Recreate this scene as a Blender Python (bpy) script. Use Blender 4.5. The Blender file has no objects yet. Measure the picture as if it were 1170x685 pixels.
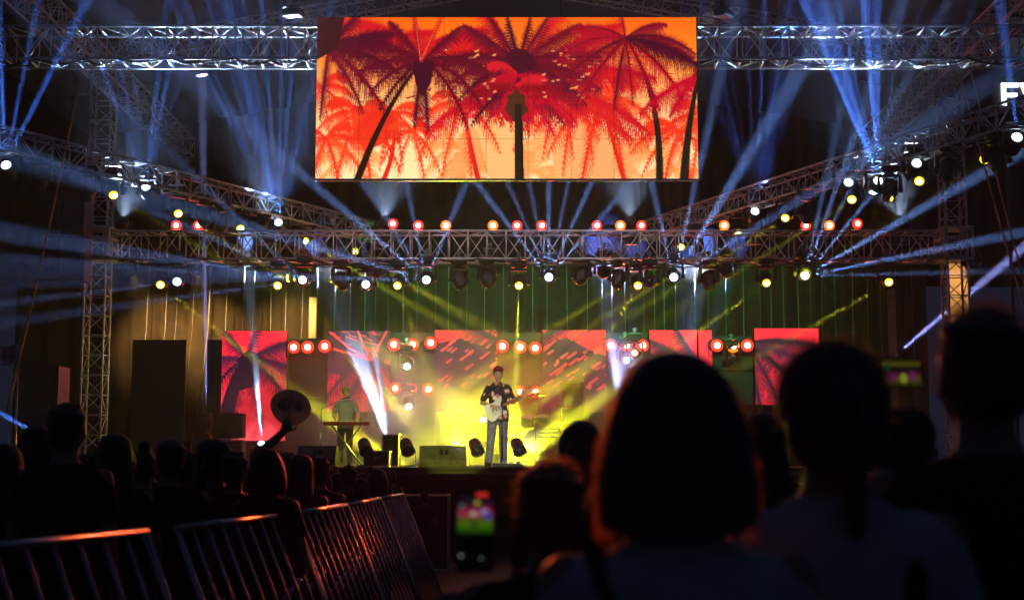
import bpy, math, random
import numpy as np
from mathutils import Vector as V, Matrix, Quaternion
random.seed(11)
rng = np.random.default_rng(5)
R = math.radians
scn = bpy.context.scene
COL = scn.collection
SIGMA = 0.0036            # haze density, 1/m

# ------------------------------------------------------------------ camera geometry (focal length in photo pixels)
F, CX, CY, EYE, TILT = 1625.0, 585.0, 342.5, 1.54, math.atan(188 / 1625)
def at(px, py, Y):
    """world point at distance Y in front of the camera that the photo shows at (px, py)"""
    x, y = (px - CX) / F, (CY - py) / F
    k = Y / (math.cos(TILT) - y * math.sin(TILT))
    return V((x * k, Y, EYE + (math.sin(TILT) + y * math.cos(TILT)) * k))

# ------------------------------------------------------------------ mesh builder
class MB:
    def __init__(s): s.v, s.f, s.m = [], [], []
    def add(s, vs, fs, mi=0):
        b = len(s.v); s.v += [tuple(p) for p in vs]
        s.f += [tuple(i + b for i in q) for q in fs]; s.m += [mi] * len(fs)
    def box(s, c, d, rot=None, mi=0, bev=0.0):
        c = V(c); x, y, z = d[0] / 2, d[1] / 2, d[2] / 2
        if bev <= 0:
            pts = [V((sx * x, sy * y, sz * z)) for sx in (-1, 1) for sy in (-1, 1) for sz in (-1, 1)]
            fs = [(0, 1, 3, 2), (4, 6, 7, 5), (0, 4, 5, 1), (2, 3, 7, 6), (0, 2, 6, 4), (1, 5, 7, 3)]
        else:
            b = min(bev, x * .9, y * .9, z * .9); pts = []; fs = []
            for (zz, ins) in ((-z, b), (-z + b, 0), (z - b, 0), (z, b)):
                xx, yy = x - ins, y - ins; k = b * .6 if ins == 0 else b * .6
                pts += [V(p) for p in ((xx - k, -yy, zz), (xx, -yy + k, zz), (xx, yy - k, zz), (xx - k, yy, zz),
                                       (-xx + k, yy, zz), (-xx, yy - k, zz), (-xx, -yy + k, zz), (-xx + k, -yy, zz))]
            for r in range(3):
                for i in range(8):
                    j = (i + 1) % 8; fs.append((r * 8 + i, r * 8 + j, r * 8 + 8 + j, r * 8 + 8 + i))
            fs.append(tuple(range(7, -1, -1))); fs.append(tuple(range(24, 32)))
        if rot is not None: pts = [rot @ p for p in pts]
        s.add([c + p for p in pts], fs, mi)
    def tube(s, p0, p1, r0, r1=None, n=8, cap=True, mi=0):
        p0, p1 = V(p0), V(p1); r1 = r0 if r1 is None else r1
        d = p1 - p0
        if d.length < 1e-6: return
        q = d.to_track_quat('Z', 'Y'); vs = []
        for p, r in ((p0, r0), (p1, r1)):
            for i in range(n):
                a = 2 * math.pi * i / n
                vs.append(p + q @ V((r * math.cos(a), r * math.sin(a), 0)))
        fs = [(i, (i + 1) % n, n + (i + 1) % n, n + i) for i in range(n)]
        if cap: fs += [tuple(range(n - 1, -1, -1)), tuple(range(n, 2 * n))]
        s.add(vs, fs, mi)
    def path(s, pts, r, n=8, mi=0):
        for a, b in zip(pts[:-1], pts[1:]): s.tube(a, b, r, r, n, True, mi)
    def lathe(s, prof, o=(0, 0, 0), q=None, n=20, mi=0):
        """prof: (radius, height) along local z"""
        o = V(o); vs = []; fs = []
        for (r, h) in prof:
            for i in range(n):
                a = 2 * math.pi * i / n; p = V((r * math.cos(a), r * math.sin(a), h))
                vs.append(o + (q @ p if q else p))
        for k in range(len(prof) - 1):
            for i in range(n):
                j = (i + 1) % n; fs.append((k * n + i, k * n + j, k * n + n + j, k * n + n + i))
        fs.append(tuple(range(n - 1, -1, -1))); fs.append(tuple(range((len(prof) - 1) * n, len(prof) * n)))
        s.add(vs, fs, mi)
    def ell(s, c, rx, ry, rz, q=None, n=14, m=9, mi=0):
        prof = [(max(1e-4, math.sin(math.pi * k / m)), -math.cos(math.pi * k / m)) for k in range(m + 1)]
        c = V(c); vs = []; fs = []
        for (r, h) in prof:
            for i in range(n):
                a = 2 * math.pi * i / n; p = V((rx * r * math.cos(a), ry * r * math.sin(a), rz * h))
                vs.append(c + (q @ p if q else p))
        for k in range(m):
            for i in range(n):
                j = (i + 1) % n; fs.append((k * n + i, k * n + j, k * n + n + j, k * n + n + i))
        s.add(vs, fs, mi)
    def capsule(s, p0, p1, r0, r1, n=12, mi=0):
        s.tube(p0, p1, r0, r1, n, True, mi)
        s.ell(p0, r0, r0, r0, None, n, 7, mi); s.ell(p1, r1, r1, r1, None, n, 7, mi)
    def loft(s, rings, n=20, mi=0):
        """rings: (cx, cy, z, rx, ry)"""
        vs = []; fs = []
        for (cx, cy, z, rx, ry) in rings:
            for i in range(n):
                a = 2 * math.pi * i / n; ca, sa = math.cos(a), math.sin(a)
                e = 0.85
                vs.append((cx + rx * math.copysign(abs(ca) ** e, ca), cy + ry * math.copysign(abs(sa) ** e, sa), z))
        for k in range(len(rings) - 1):
            for i in range(n):
                j = (i + 1) % n; fs.append((k * n + i, k * n + j, k * n + n + j, k * n + n + i))
        fs.append(tuple(range(n - 1, -1, -1))); fs.append(tuple(range((len(rings) - 1) * n, len(rings) * n)))
        s.add(vs, fs, mi)
    def prism(s, poly, y0, y1, mi=0):
        """poly in (x, z), extruded y0..y1"""
        n = len(poly); vs = [(x, y0, z) for x, z in poly] + [(x, y1, z) for x, z in poly]
        fs = [(i, (i + 1) % n, n + (i + 1) % n, n + i) for i in range(n)] + [tuple(range(n - 1, -1, -1)), tuple(range(n, 2 * n))]
        s.add(vs, fs, mi)
    def mesh(s, name, mats, smooth=False):
        me = bpy.data.meshes.new(name); me.from_pydata(s.v, [], s.f)
        for m in (mats if isinstance(mats, (list, tuple)) else [mats]): me.materials.append(m)
        me.polygons.foreach_set('material_index', s.m)
        if smooth: me.polygons.foreach_set('use_smooth', [True] * len(s.f))
        me.update(); return me
    def build(s, name, mats, parent=None, smooth=False, loc=None):
        o = bpy.data.objects.new(name, s.mesh(name, mats, smooth)); COL.objects.link(o)
        if parent: o.parent = parent
        if loc is not None: o.location = loc
        return o

def empty(name, loc=(0, 0, 0), rz=0.0):
    o = bpy.data.objects.new(name, None); COL.objects.link(o)
    o.empty_display_size = .2; o.location = loc; o.rotation_euler = (0, 0, rz); return o
def tag(o, label=None, cat=None, group=None, kind=None):
    if label: o['label'] = label
    if cat: o['category'] = cat
    if group: o['group'] = group
    if kind: o['kind'] = kind
    return o
def copy_tree(o, parent=None):
    c = o.copy(); COL.objects.link(c)
    if parent: c.parent = parent
    for ch in list(o.children): copy_tree(ch, c)
    return c
def ordinal(i):
    return ['first', 'second', 'third', 'fourth', 'fifth', 'sixth', 'seventh', 'eighth', 'ninth', 'tenth', 'eleventh', 'twelfth', 'thirteenth', 'fourteenth'][i]

# ------------------------------------------------------------------ materials
def mat(name, col, rough=.6, metal=0.0, var=.25, scale=6.0, bump=0.0, spec=.5):
    m = bpy.data.materials.new(name); m.use_nodes = True; nt = m.node_tree
    b = nt.nodes['Principled BSDF']; b.inputs['Roughness'].default_value = rough; b.inputs['Metallic'].default_value = metal
    b.inputs['Specular IOR Level'].default_value = spec
    tc = nt.nodes.new('ShaderNodeTexCoord'); no = nt.nodes.new('ShaderNodeTexNoise'); no.inputs['Scale'].default_value = scale
    no.inputs['Detail'].default_value = 5
    nt.links.new(tc.outputs['Object'], no.inputs['Vector'])
    r = nt.nodes.new('ShaderNodeValToRGB'); r.color_ramp.elements[0].position = .3; r.color_ramp.elements[1].position = .7
    r.color_ramp.elements[0].color = tuple(c * (1 - var) for c in col) + (1,)
    r.color_ramp.elements[1].color = tuple(min(1, c * (1 + var)) for c in col) + (1,)
    nt.links.new(no.outputs['Fac'], r.inputs['Fac']); nt.links.new(r.outputs['Color'], b.inputs['Base Color'])
    if bump:
        bp = nt.nodes.new('ShaderNodeBump'); bp.inputs['Strength'].default_value = bump; bp.inputs['Distance'].default_value = .02
        nt.links.new(no.outputs['Fac'], bp.inputs['Height']); nt.links.new(bp.outputs['Normal'], b.inputs['Normal'])
    return m
def glow(name, col, strength, sample=False):
    m = bpy.data.materials.new(name); m.use_nodes = True; nt = m.node_tree
    b = nt.nodes['Principled BSDF']; b.inputs['Base Color'].default_value = (.05, .05, .05, 1)
    b.inputs['Emission Color'].default_value = (*col, 1); b.inputs['Emission Strength'].default_value = strength
    m.cycles.emission_sampling = 'AUTO' if sample else 'NONE'
    return m
M = {}
M['alu'] = mat('truss_aluminium', (.80, .81, .84), .38, .35, .2, 9)
M['alu_dark'] = mat('dull_truss_aluminium', (.58, .58, .60), .5, .3, .3, 9)
M['black'] = mat('black_plastic', (.018, .018, .02), .45, 0, .3, 8)
M['black_matt'] = mat('black_cloth', (.012, .012, .013), .9, 0, .35, 5, .2, .2)
M['black_paint'] = mat('black_paint', (.03, .03, .032), .5, 0, .35, 3)
M['grille'] = mat('black_grille', (.03, .03, .03), .6, .3, .5, 60)
M['chrome'] = mat('chrome', (.75, .75, .76), .2, 1, .1, 8)
M['steel'] = mat('galvanised_steel', (.40, .38, .37), .26, 1.0, .3, 14)
M['rope'] = mat('guy_rope', (.70, .38, .20), .85, 0, .3, 20)
M['lens_dead'] = mat('dark_lens', (.03, .035, .05), .12, 0, .2, 8)
G = {}
G['yellow'] = glow('yellow_lamp', (1, .80, .03), 2.2)
G['core_yellow'] = glow('yellow_lamp_core', (1, .98, .45), 9); G['white'] = glow('white_lamp', (.62, .78, 1), 5); G['core_white'] = glow('white_lamp_core', (.85, .93, 1), 30)
G['warm'] = glow('warm_white_lamp', (1, .72, .35), 9)
G['red'] = glow('red_lamp_rim', (1, .03, .02), 2.6)
G['orange'] = glow('orange_lamp_rim', (1, .13, .01), 4)
G['core_orange'] = glow('red_orange_core', (1, .35, .15), 20); G['pink'] = glow('pink_white_bulb', (1, .62, .50), 9)
# ------------------------------------------------------------------ camera, world, render settings
cam = bpy.data.objects.new('camera', bpy.data.cameras.new('camera')); COL.objects.link(cam); scn.camera = cam
cam.location = (0, 0, EYE); cam.rotation_euler = (math.pi / 2 + TILT, 0, 0)
cam.data.sensor_width = 36; cam.data.lens = F * 36 / 1170; cam.data.clip_start = .05; cam.data.clip_end = 500
cam.data.dof.use_dof = True; cam.data.dof.focus_distance = 26; cam.data.dof.aperture_fstop = 2.8
w = bpy.data.worlds.new('World'); scn.world = w; w.use_nodes = True
bg = w.node_tree.nodes['Background']
bg.inputs['Color'].default_value = (.20, .35, .85, 1); bg.inputs['Strength'].default_value = .034      # night sky
vs_ = scn.view_settings; vs_.view_transform = 'Standard'; vs_.look = 'None'; vs_.gamma = 1; vs_.exposure = -0.3; vs_.use_curve_mapping = False
cy = scn.cycles
cy.use_denoising = True; cy.denoiser = 'OPENIMAGEDENOISE'; cy.denoising_input_passes = 'RGB_ALBEDO_NORMAL'
cy.max_bounces = 4; cy.diffuse_bounces = 2; cy.glossy_bounces = 2; cy.transmission_bounces = 2; cy.volume_bounces = 0
cy.sample_clamp_indirect = 3; cy.sample_clamp_direct = 0; cy.use_light_tree = True; cy.caustics_reflective = False; cy.caustics_refractive = False
cy.use_adaptive_sampling = False

# ------------------------------------------------------------------ haze (machine smoke hanging over the whole place)
hz = MB(); hz.box((0, 32, 5.9), (124, 116, 13.8))
hm = bpy.data.materials.new('stage_haze'); hm.use_nodes = True; nt = hm.node_tree
nt.nodes.remove(nt.nodes['Principled BSDF'])
pv = nt.nodes.new('ShaderNodeVolumePrincipled'); pv.inputs['Density'].default_value = SIGMA
pv.inputs['Color'].default_value = (.93, .93, .95, 1); pv.inputs['Anisotropy'].default_value = .15
nt.links.new(pv.outputs['Volume'], nt.nodes['Material Output'].inputs['Volume'])
haze = hz.build('haze', hm); tag(haze, 'thin stage smoke hanging in the air', None, None, 'stuff')

# thicker pocket of smoke rolling over the back of the stage
sm = MB(); sm.box((-.9, 34.1, 3.4), (15.4, 6.6, 3.78))
mm = bpy.data.materials.new('stage_smoke'); mm.use_nodes = True; nt = mm.node_tree; nt.nodes.remove(nt.nodes['Principled BSDF'])
pv = nt.nodes.new('ShaderNodeVolumePrincipled'); pv.inputs['Color'].default_value = (.94, .94, .94, 1); pv.inputs['Anisotropy'].default_value = .1
tc = nt.nodes.new('ShaderNodeTexCoord'); mp = nt.nodes.new('ShaderNodeMapping'); mp.inputs['Location'].default_value = (.9 / 7.6, -34.3 / 3.5, -1.5 / 3.7); mp.inputs['Scale'].default_value = (1 / 7.6, 1 / 3.5, 1 / 3.7)
gr = nt.nodes.new('ShaderNodeTexGradient'); gr.gradient_type = 'SPHERICAL'; no = nt.nodes.new('ShaderNodeTexNoise'); no.inputs['Scale'].default_value = .75; no.inputs['Detail'].default_value = 3
mr = nt.nodes.new('ShaderNodeMapRange'); mr.inputs['From Min'].default_value = .35; mr.inputs['From Max'].default_value = .68; mr.inputs['To Min'].default_value = .25; mr.inputs['To Max'].default_value = 1.6
m1 = nt.nodes.new('ShaderNodeMath'); m1.operation = 'MULTIPLY'; m2 = nt.nodes.new('ShaderNodeMath'); m2.operation = 'MULTIPLY'; m2.inputs[1].default_value = .42
nt.links.new(tc.outputs['Object'], mp.inputs['Vector']); nt.links.new(mp.outputs['Vector'], gr.inputs['Vector']); nt.links.new(tc.outputs['Object'], no.inputs['Vector'])
nt.links.new(no.outputs['Fac'], mr.inputs['Value']); nt.links.new(gr.outputs['Fac'], m1.inputs[0]); nt.links.new(mr.outputs['Result'], m1.inputs[1]); nt.links.new(m1.outputs[0], m2.inputs[0])
nt.links.new(m2.outputs[0], pv.inputs['Density']); nt.links.new(pv.outputs['Volume'], nt.nodes['Material Output'].inputs['Volume'])
tag(sm.build('smoke', mm), 'thick smoke lit yellow behind the guitarist', None, None, 'stuff')
cy.volume_step_rate = 2.0; cy.volume_max_steps = 64

# ------------------------------------------------------------------ ground and stage deck
gm = mat('dark_wet_asphalt', (.03, .03, .03), .55, 0, .4, 1.3, .25)
g = MB(); g.add([(-60, -24, 0), (60, -24, 0), (60, 88, 0), (-60, 88, 0)], [(0, 1, 2, 3)])
tag(g.build('ground', gm), None, None, None, 'structure')
pm = mat('rain_puddle', (.015, .015, .015), .06, 0, .2, 3)
pd = MB()
for (x, y, a, b) in ((-.55, 14.2, .42, .25), (-.15, 15.2, .5, .3), (.3, 14.4, .3, .2), (-.9, 13.7, .3, .15), (-.45, 16.6, .5, .3)):
    n = 22; ph = random.random() * 6
    pd.add([(x + a * (1 + .25 * math.sin(3 * t + ph)) * math.cos(t), y + b * (1 + .3 * math.sin(2 * t + ph)) * math.sin(t), .004) for t in [2 * math.pi * i / n for i in range(n)]], [tuple(range(n))])
tag(pd.build('puddles', pm), None, None, None, 'structure')

STAGE_Z, FRONT = 1.5, 24.3
st = empty('stage_platform', (0, FRONT, 0))
d = MB(); d.box((0, 7.2, STAGE_Z - .06), (21, 14.4, .12), None, 0, .012); d.build('deck', mat('stage_deck', (.10, .10, .10), .45, 0, .3, 2.5), st)
d = MB(); n = 160
prev = None; vs = []; fs = []
for i in range(n + 1):
    x = -10.4 + 20.8 * i / n; y = .1 + .035 * math.sin(i * 1.9) + .01 * math.sin(i * .73)
    vs += [(x, y, 0.01), (x, y, STAGE_Z - .125)]
    if i: fs.append((2 * i - 2, 2 * i, 2 * i + 1, 2 * i - 1))
d.add(vs, fs); d.build('skirt', M['black_matt'], st, True)
d = MB(); d.box((0, -.012, STAGE_Z - .045), (21, .02, .05)); d.build('edge_trim', M['black_paint'], st)
tag(st, 'black stage platform with pleated skirt under the band', 'stage')

# ------------------------------------------------------------------ backdrop
def drape(name, x0, x1, z0, z1, Y, m, folds=.9, amp=.06, seed=0):
    n = int((x1 - x0) / .07); k = 14; rr = np.random.default_rng(seed); ph = rr.random(6) * 6
    vs = []; fs = []
    for j in range(k + 1):
        z = z0 + (z1 - z0) * j / k
        for i in range(n + 1):
            x = x0 + (x1 - x0) * i / n
            y = amp * (math.sin(x * 6.28 / folds + .5 * math.sin(z * .8 + ph[0])) + .5 * math.sin(x * 17 + ph[1] + .3 * math.sin(z * 1.7)))
            vs.append((x, Y + y, z))
    for j in range(k):
        for i in range(n):
            a = j * (n + 1) + i; fs.append((a, a + 1, a + n + 2, a + n + 1))
    b = MB(); b.add(vs, fs); return b.build(name, m, None, True)
cm = mat('brown_backdrop_cloth', (.055, .040, .024), .85, 0, .3, 2.2, .1, .2)
c = drape('backdrop_curtain', -13.2, 11.0, 1.5, 6.75, 37.6, cm, .75, .05, 1)
tag(c, 'brown pleated backdrop cloth hanging behind the stage', 'curtain')
c = drape('upper_drape', -14, 14, 6.3, 12.4, 38.1, mat('dark_blue_drape', (.003, .005, .013), .9, 0, .4, .7, .1, .1), 1.3, .08, 2)
tag(c, 'dark navy drape above the brown backdrop behind the big screen', 'curtain')
sc_ = empty('string_curtain', (0, 36.9, 0))
cordm = mat('pale_cord', (.34, .34, .27), .5, 0, .2, 8)
x = 165.0; k = 0
while x < 1050:
    p0 = at(x + 6, 303, 36.9); slant = -.45 if x < 300 else (-.15 if x < 420 else .02)
    b = MB(); segs = [V((p0.x - .0, 0, p0.z))]
    top = p0.z; j = random.uniform(-.05, .05)
    pts = [V((p0.x + slant * t * t + j * t, .03 * math.sin(5 * t), top - (top - 1.55) * t)) for t in (0, .33, .66, 1)]
    b.path(pts, random.choice((.006, .008, .010, .013)), 5); b.build('cord', cordm, sc_); k += 1
    x += random.uniform(11, 24)
b = MB(); b.tube(at(150, 303, 36.9) - V((0, 36.9, 0)), at(1060, 303, 36.9) - V((0, 36.9, 0)), .03); b.build('batten', M['black_paint'], sc_)
tag(sc_, 'row of thin pale cords hanging in front of the backdrop', 'string curtain')

# ------------------------------------------------------------------ truss work
def truss(name, A, B, wd, ht, bay, label, m=None, up=V((0, 0, 1)), rc=.026, rb=.014, seed=0, group=None, cat='truss'):
    m = m or M['alu']; A, B = V(A), V(B); L = (B - A).length; d = (B - A).normalized()
    s = d.cross(up).normalized(); u = s.cross(d).normalized()
    root = empty(name, A)
    cor = [(s * (a * wd / 2) + u * (b * ht / 2)) for a, b in ((-1, -1), (1, -1), (1, 1), (-1, 1))]
    for c0 in cor:
        b = MB(); b.tube(c0, c0 + d * L, rc, rc, 8); b.build('chord', m, root, True)
    n = max(1, round(L / bay)); st_ = L / n
    for k in range(4):
        c0, c1 = cor[k], cor[(k + 1) % 4]; b = MB()
        for i in range(n + 1):
            o = d * (i * st_)
            b.tube(c0 + o, c1 + o, rb, rb, 6)
            if i < n:
                o2 = d * ((i + 1) * st_); fl = (i + k + seed) % 2
                b.tube((c0 if fl else c1) + o, (c1 if fl else c0) + o2, rb * .9, rb * .9, 6)
        b.build('lattice', m, root, True)
    tag(root, label, cat, group); return root
TZ = at(585, 52, 24.2).z
truss('top_truss', (-14, 24.3, TZ), (14, 24.3, TZ), .6, .58, .4, 'long bright aluminium box truss across the top behind the big screen')
MZ = at(585, 282, 30.3).z
truss('middle_truss', (at(122, 282, 30.3).x, 30.3, MZ), (at(1078, 282, 30.3).x, 30.3, MZ), .6, .6, .41, 'aluminium box truss spanning between the two towers at mid height', seed=1)
def loom(root, L, z, y, seed):
    rr = random.Random(seed); b = MB(); x = .3; pts = []
    while x < L - .3:
        s_ = rr.uniform(.5, 1.3); dp = rr.uniform(.03, .16)
        for k in range(6): pts.append(V((x + s_ * k / 6, y + rr.uniform(-.01, .01), z - dp * math.sin(math.pi * k / 6))))
        x += s_
    b.path(pts, .016, 6); b.path([p + V((.03, .03, -.02 - .02 * math.sin(p.x * 3))) for p in pts], .011, 6); b.build('cable_loom', M['black'], root, True)
for r_ in [o for o in COL.objects if o.name in ('middle_truss', 'top_truss')]: loom(r_, 15.3 if 'middle' in r_.name else 27.5, -.30, -.31, 4)
WZ = 7.25
WL = (V((-3.34, 35, WZ)), V((-10.2, 22.7, WZ))); WR = (V((3.3, 34.7, WZ)), V((9.2, 20.85, WZ)))
truss('wing_truss', WL[0], WL[1], .42, .42, .42, 'angled lighting truss running forward on the left side', M['alu_dark'], group='angled wing trusses')
truss('wing_truss', WR[0], WR[1], .42, .42, .42, 'angled lighting truss running forward on the right side', M['alu_dark'], group='angled wing trusses')
def wing_point(side, px):
    A, B = WL if side < 0 else WR; k = (px - CX) / F; d = B - A
    t = (k * A.y - A.x) / (d.x - k * d.y); return A + d * t
for sx, name in ((-1, 'left'), (1, 'right')):
    X = at(109, 400, 30.3).x if sx < 0 else at(1092, 340, 30.3).x
    t = truss('tower', (X, 30.3, .05), (X, 30.3, 10.2), .44, .44, .42, f'upright aluminium truss tower at the {name} end of the middle truss', M['alu_dark'], V((0, 1, 0)), .028, .013, group='truss towers', cat='tower')
    b = MB()
    for z in (MZ - .34, MZ + .34): b.box((0, 0, z), (.66, .66, .05))
    for a, c2 in ((-1, -1), (1, -1), (-1, 1), (1, 1)):
        b.box((a * .3, c2 * .3, MZ), (.05, .05, .63))
        b.tube((a * .3, c2 * .36, MZ - .3), (a * .3, c2 * .36, MZ + .3), .03)
    for a in (-1, 1):
        b.box((a * .335, 0, MZ + .1), (.02, .5, .08)); b.box((a * .335, 0, MZ - .12), (.02, .5, .08)); b.box((0, a * .335, MZ + .1), (.55, .02, .06))
    b.build('sleeve_block', M['alu_dark'], t)
    b = MB(); b.box((0, 0, .03), (1.2, 1.2, .05)); b.build('base_plate', M['steel'], t)
# roof grid over the stage
RZ = 10.1
for sx, name in ((-1, 'left'), (1, 'right')):
    X = at(109, 400, 30.3).x if sx < 0 else at(1092, 340, 30.3).x
    truss('roof_truss', (X, 38, RZ), (X, 20.5, RZ), .5, .5, .45, f'roof side truss over the {name} tower heading to the front', M['alu_dark'], group='roof trusses')
    truss('rafter_truss', (X, 30.3, RZ + .35), (0, 30.3, 12.15), .36, .36, .42, f'sloping roof rafter truss rising from the {name} tower', M['alu_dark'], group='roof trusses')
b = MB()
for sx in (-1, 1):
    n = 10
    for i in range(n):
        x0, x1 = sx * 11.5 * i / n, sx * 11.5 * (i + 1) / n
        z0, z1 = 12.5 - 2.1 * i / n - .12 * math.sin(math.pi * i / n), 12.5 - 2.1 * (i + 1) / n - .12 * math.sin(math.pi * (i + 1) / n)
        b.add([(x0, 20.5, z0), (x1, 20.5, z1), (x1, 39, z1), (x0, 39, z0), (x0, 20.5, z0 + .02), (x1, 20.5, z1 + .02), (x1, 39, z1 + .02), (x0, 39, z0 + .02)], [(0, 1, 2, 3), (7, 6, 5, 4), (0, 4, 5, 1), (3, 2, 6, 7)])
    for y in (22, 25, 28, 31, 34): b.tube((0, y, 12.44), (sx * 11.5, y, 10.33), .03, .03, 6)
tag(b.build('roof_tarpaulin', mat('dark_tarpaulin', (.02, .015, .016), .6, 0, .4, 1)), 'dark sagging tarpaulin roof over the stage trusses', 'roof')

# ------------------------------------------------------------------ guy ropes
def rope(p0, p1, label, r=.02):
    b = MB(); pts = [V(p0).lerp(V(p1), t) + V((0, 0, -.12 * math.sin(math.pi * t))) for t in [i / 8 for i in range(9)]]
    b.path(pts, r, 6); tag(b.build('guy_rope', M['rope'], None, True), label, 'rope', 'guy ropes')
rope(at(93, 84, 24), at(8, 470, 21), 'brown guy rope slanting down from the top truss at far left', .022)
rope(at(1097, 84, 24.6), at(1185, 400, 20.5), 'brown guy rope slanting down at far right, inner of two', .016)
rope(at(1107, 70, 24.9), at(1196, 420, 20.9), 'brown guy rope slanting down at far right, outer of two', .016)
# ------------------------------------------------------------------ palm pictures shown on the LED walls
class Pic:
    def __init__(s, w, h): s.w, s.h = w, h; s.a = np.zeros((h, w, 3)); s.yy, s.xx = np.mgrid[0:h, 0:w]
    def poly(s, pts, col):
        p = np.array(pts, float); x0, y0 = np.floor(p.min(0)).astype(int); x1, y1 = np.ceil(p.max(0)).astype(int) + 1
        x0, y0, x1, y1 = max(0, x0), max(0, y0), min(s.w, x1), min(s.h, y1)
        if x1 <= x0 or y1 <= y0: return
        X = s.xx[y0:y1, x0:x1] + .5; Y = s.yy[y0:y1, x0:x1] + .5; ins = np.zeros(X.shape, bool)
        for (ax, ay), (bx, by) in zip(p, np.roll(p, -1, 0)):
            if ay == by: continue
            c = ((ay > Y) != (by > Y)) & (X < (bx - ax) * (Y - ay) / (by - ay) + ax); ins ^= c
        s.a[y0:y1, x0:x1][ins] = col
    def stroke(s, pts, w0, w1, col):
        p = np.array(pts, float); n = len(p); tg = np.gradient(p, axis=0); tg /= np.linalg.norm(tg, axis=1)[:, None] + 1e-9
        nn = np.stack([-tg[:, 1], tg[:, 0]], 1); ww = np.linspace(w0, w1, n)[:, None] / 2
        s.poly(np.concatenate([p + nn * ww, (p - nn * ww)[::-1]]), col)
def bez(a, b, c, n=16):
    t = np.linspace(0, 1, n)[:, None]; a, b, c = map(np.array, (a, b, c)); return (1 - t) ** 2 * a + 2 * t * (1 - t) * b + t * t * c
def mixc(a, b, t): return tuple(x + (y - x) * t for x, y in zip(a, b))
def frond(pic, c, ang, L, droop, col, leaf=.3, vein=None, n=None, core=.20, jit=.5, hang=.55):
    """one curved leaf: rachis bending down under its weight, leaflets hanging off both sides with gaps between them"""
    n = n or max(12, int(L / 6)); a = math.radians(ang); t = np.linspace(0, 1, n)
    px = c[0] + L * (t - .18 * droop * t * t) * math.cos(a); py = c[1] + L * t * math.sin(a) + droop * L * t ** 2.1
    p = np.stack([px, py], 1); tg = np.gradient(p, axis=0); tg /= np.linalg.norm(tg, axis=1)[:, None] + 1e-9
    nn = np.stack([-tg[:, 1], tg[:, 0]], 1); prof = np.sin(np.pi * (.10 + .84 * t)) ** .8 * leaf * L
    up, dn = [], []
    for i in range(n):
        up.append(p[i] + (nn[i] * .6 + tg[i] * .5) * prof[i] * core); dn.append(p[i] + (-nn[i] * .6 + tg[i] * .5) * prof[i] * core)
    pic.poly(np.concatenate([np.array(up), np.array(dn)[::-1]]), col)
    for i in range(n):
        for sg in (1, -1):
            low = nn[i][1] * sg > 0
            l = prof[i] * (1.15 if low else .75) * (1 + jit * (rng.random() - .5)); wd = L / n * .50
            d = nn[i] * sg * .62 + tg[i] * .62 + np.array([0, hang * (1 if low else .15)])
            m_ = p[i] + d * l * .5 + tg[i] * l * .05
            pic.poly([p[i] - tg[i] * wd, m_ - tg[i] * wd * .55, p[i] + d * l, m_ + tg[i] * wd * .55, p[i] + tg[i] * wd], col)
    if vein is not None: pic.stroke(p, max(1.5, L * .014), .8, vein)
def palm(pic, crown, fr, cols, leaf=.3, trunk=None, tw=(8, 14), tcol=None, vein=None):
    if trunk is not None: pic.stroke(bez(crown, trunk[0], trunk[1]), tw[0], tw[1], tcol)
    for (ang, L, dr) in fr: frond(pic, crown, ang, L, dr, mixc(cols[0], cols[1], rng.random()), leaf, vein)
def gradient(pic, stops):
    for y in range(pic.h):
        t = y / pic.h
        for (t0, c0), (t1, c1) in zip(stops[:-1], stops[1:]):
            if t0 <= t <= t1: pic.a[y, :] = mixc(c0, c1, (t - t0) / (t1 - t0))
def half(a):
    h, w = a.shape[0] // 2 * 2, a.shape[1] // 2 * 2; a = a[:h, :w]; return (a[::2, ::2] + a[1::2, ::2] + a[::2, 1::2] + a[1::2, 1::2]) / 4
# ---- big screen, 438 x 185 photo pixels drawn at 2x
S = 2
def q(x, y): return ((x - 360) * S, (y - 20) * S)
big = Pic(438 * S, 185 * S)
gradient(big, [(0, (.98, .40, .06)), (.2, (1, .50, .12)), (.42, (1, .66, .34)), (.7, (1, .84, .58)), (1, (1, .90, .66))])
LO, RD, CR, DK, TR = (1, .62, .33), (.93, .16, .09), (.76, .04, .14), (.27, .045, .13), (.16, .11, .07)
# faint far palms
for (x, y, L) in ((520, 168, 60), (640, 160, 80), (690, 188, 60), (400, 180, 60), (560, 175, 75), (745, 176, 60), (610, 196, 60), (540, 196, 60), (660, 200, 70), (770, 195, 50)):
    palm(big, q(x, y), [(a + rng.uniform(-10, 10), L * S * .8, .5) for a in (-160, -120, -60, -20, 20, 160)], ((1, .60, .32), (1, .66, .38)), .26, None)
big.poly([q(628, 150), q(680, 140), q(720, 168), q(700, 206), q(634, 206)], (1, .66, .40))
big.poly([q(540, 130), q(592, 130), q(592, 206), q(560, 206)], (1, .74, .45))
# red middle palms
big.poly([q(400, 122), q(440, 122), q(458, 132), q(446, 158), q(436, 166), q(420, 172), q(404, 160)], (.95, .20, .10))
for (x, y, L, tb) in ((410, 130, 66, None), (372, 158, 60, None), (448, 130, 52, (434, 215)), (528, 118, 66, (548, 212)), (690, 112, 78, (715, 212)), (776, 150, 66, None), (806, 132, 60, None), (366, 100, 50, None), (662, 96, 70, None), (470, 150, 44, None), (640, 112, 60, None)):
    palm(big, q(x, y), [(a + rng.uniform(-8, 8), L * S * rng.uniform(.75, 1.05), .62) for a in (-170, -135, -50, -12, 25, 70, 115, 160)], (RD, (1, .29, .13)), .19,
         (q(x + 8, y + 45), q(*tb)) if tb else None, (7, 12), (.86, .14, .10))
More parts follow.
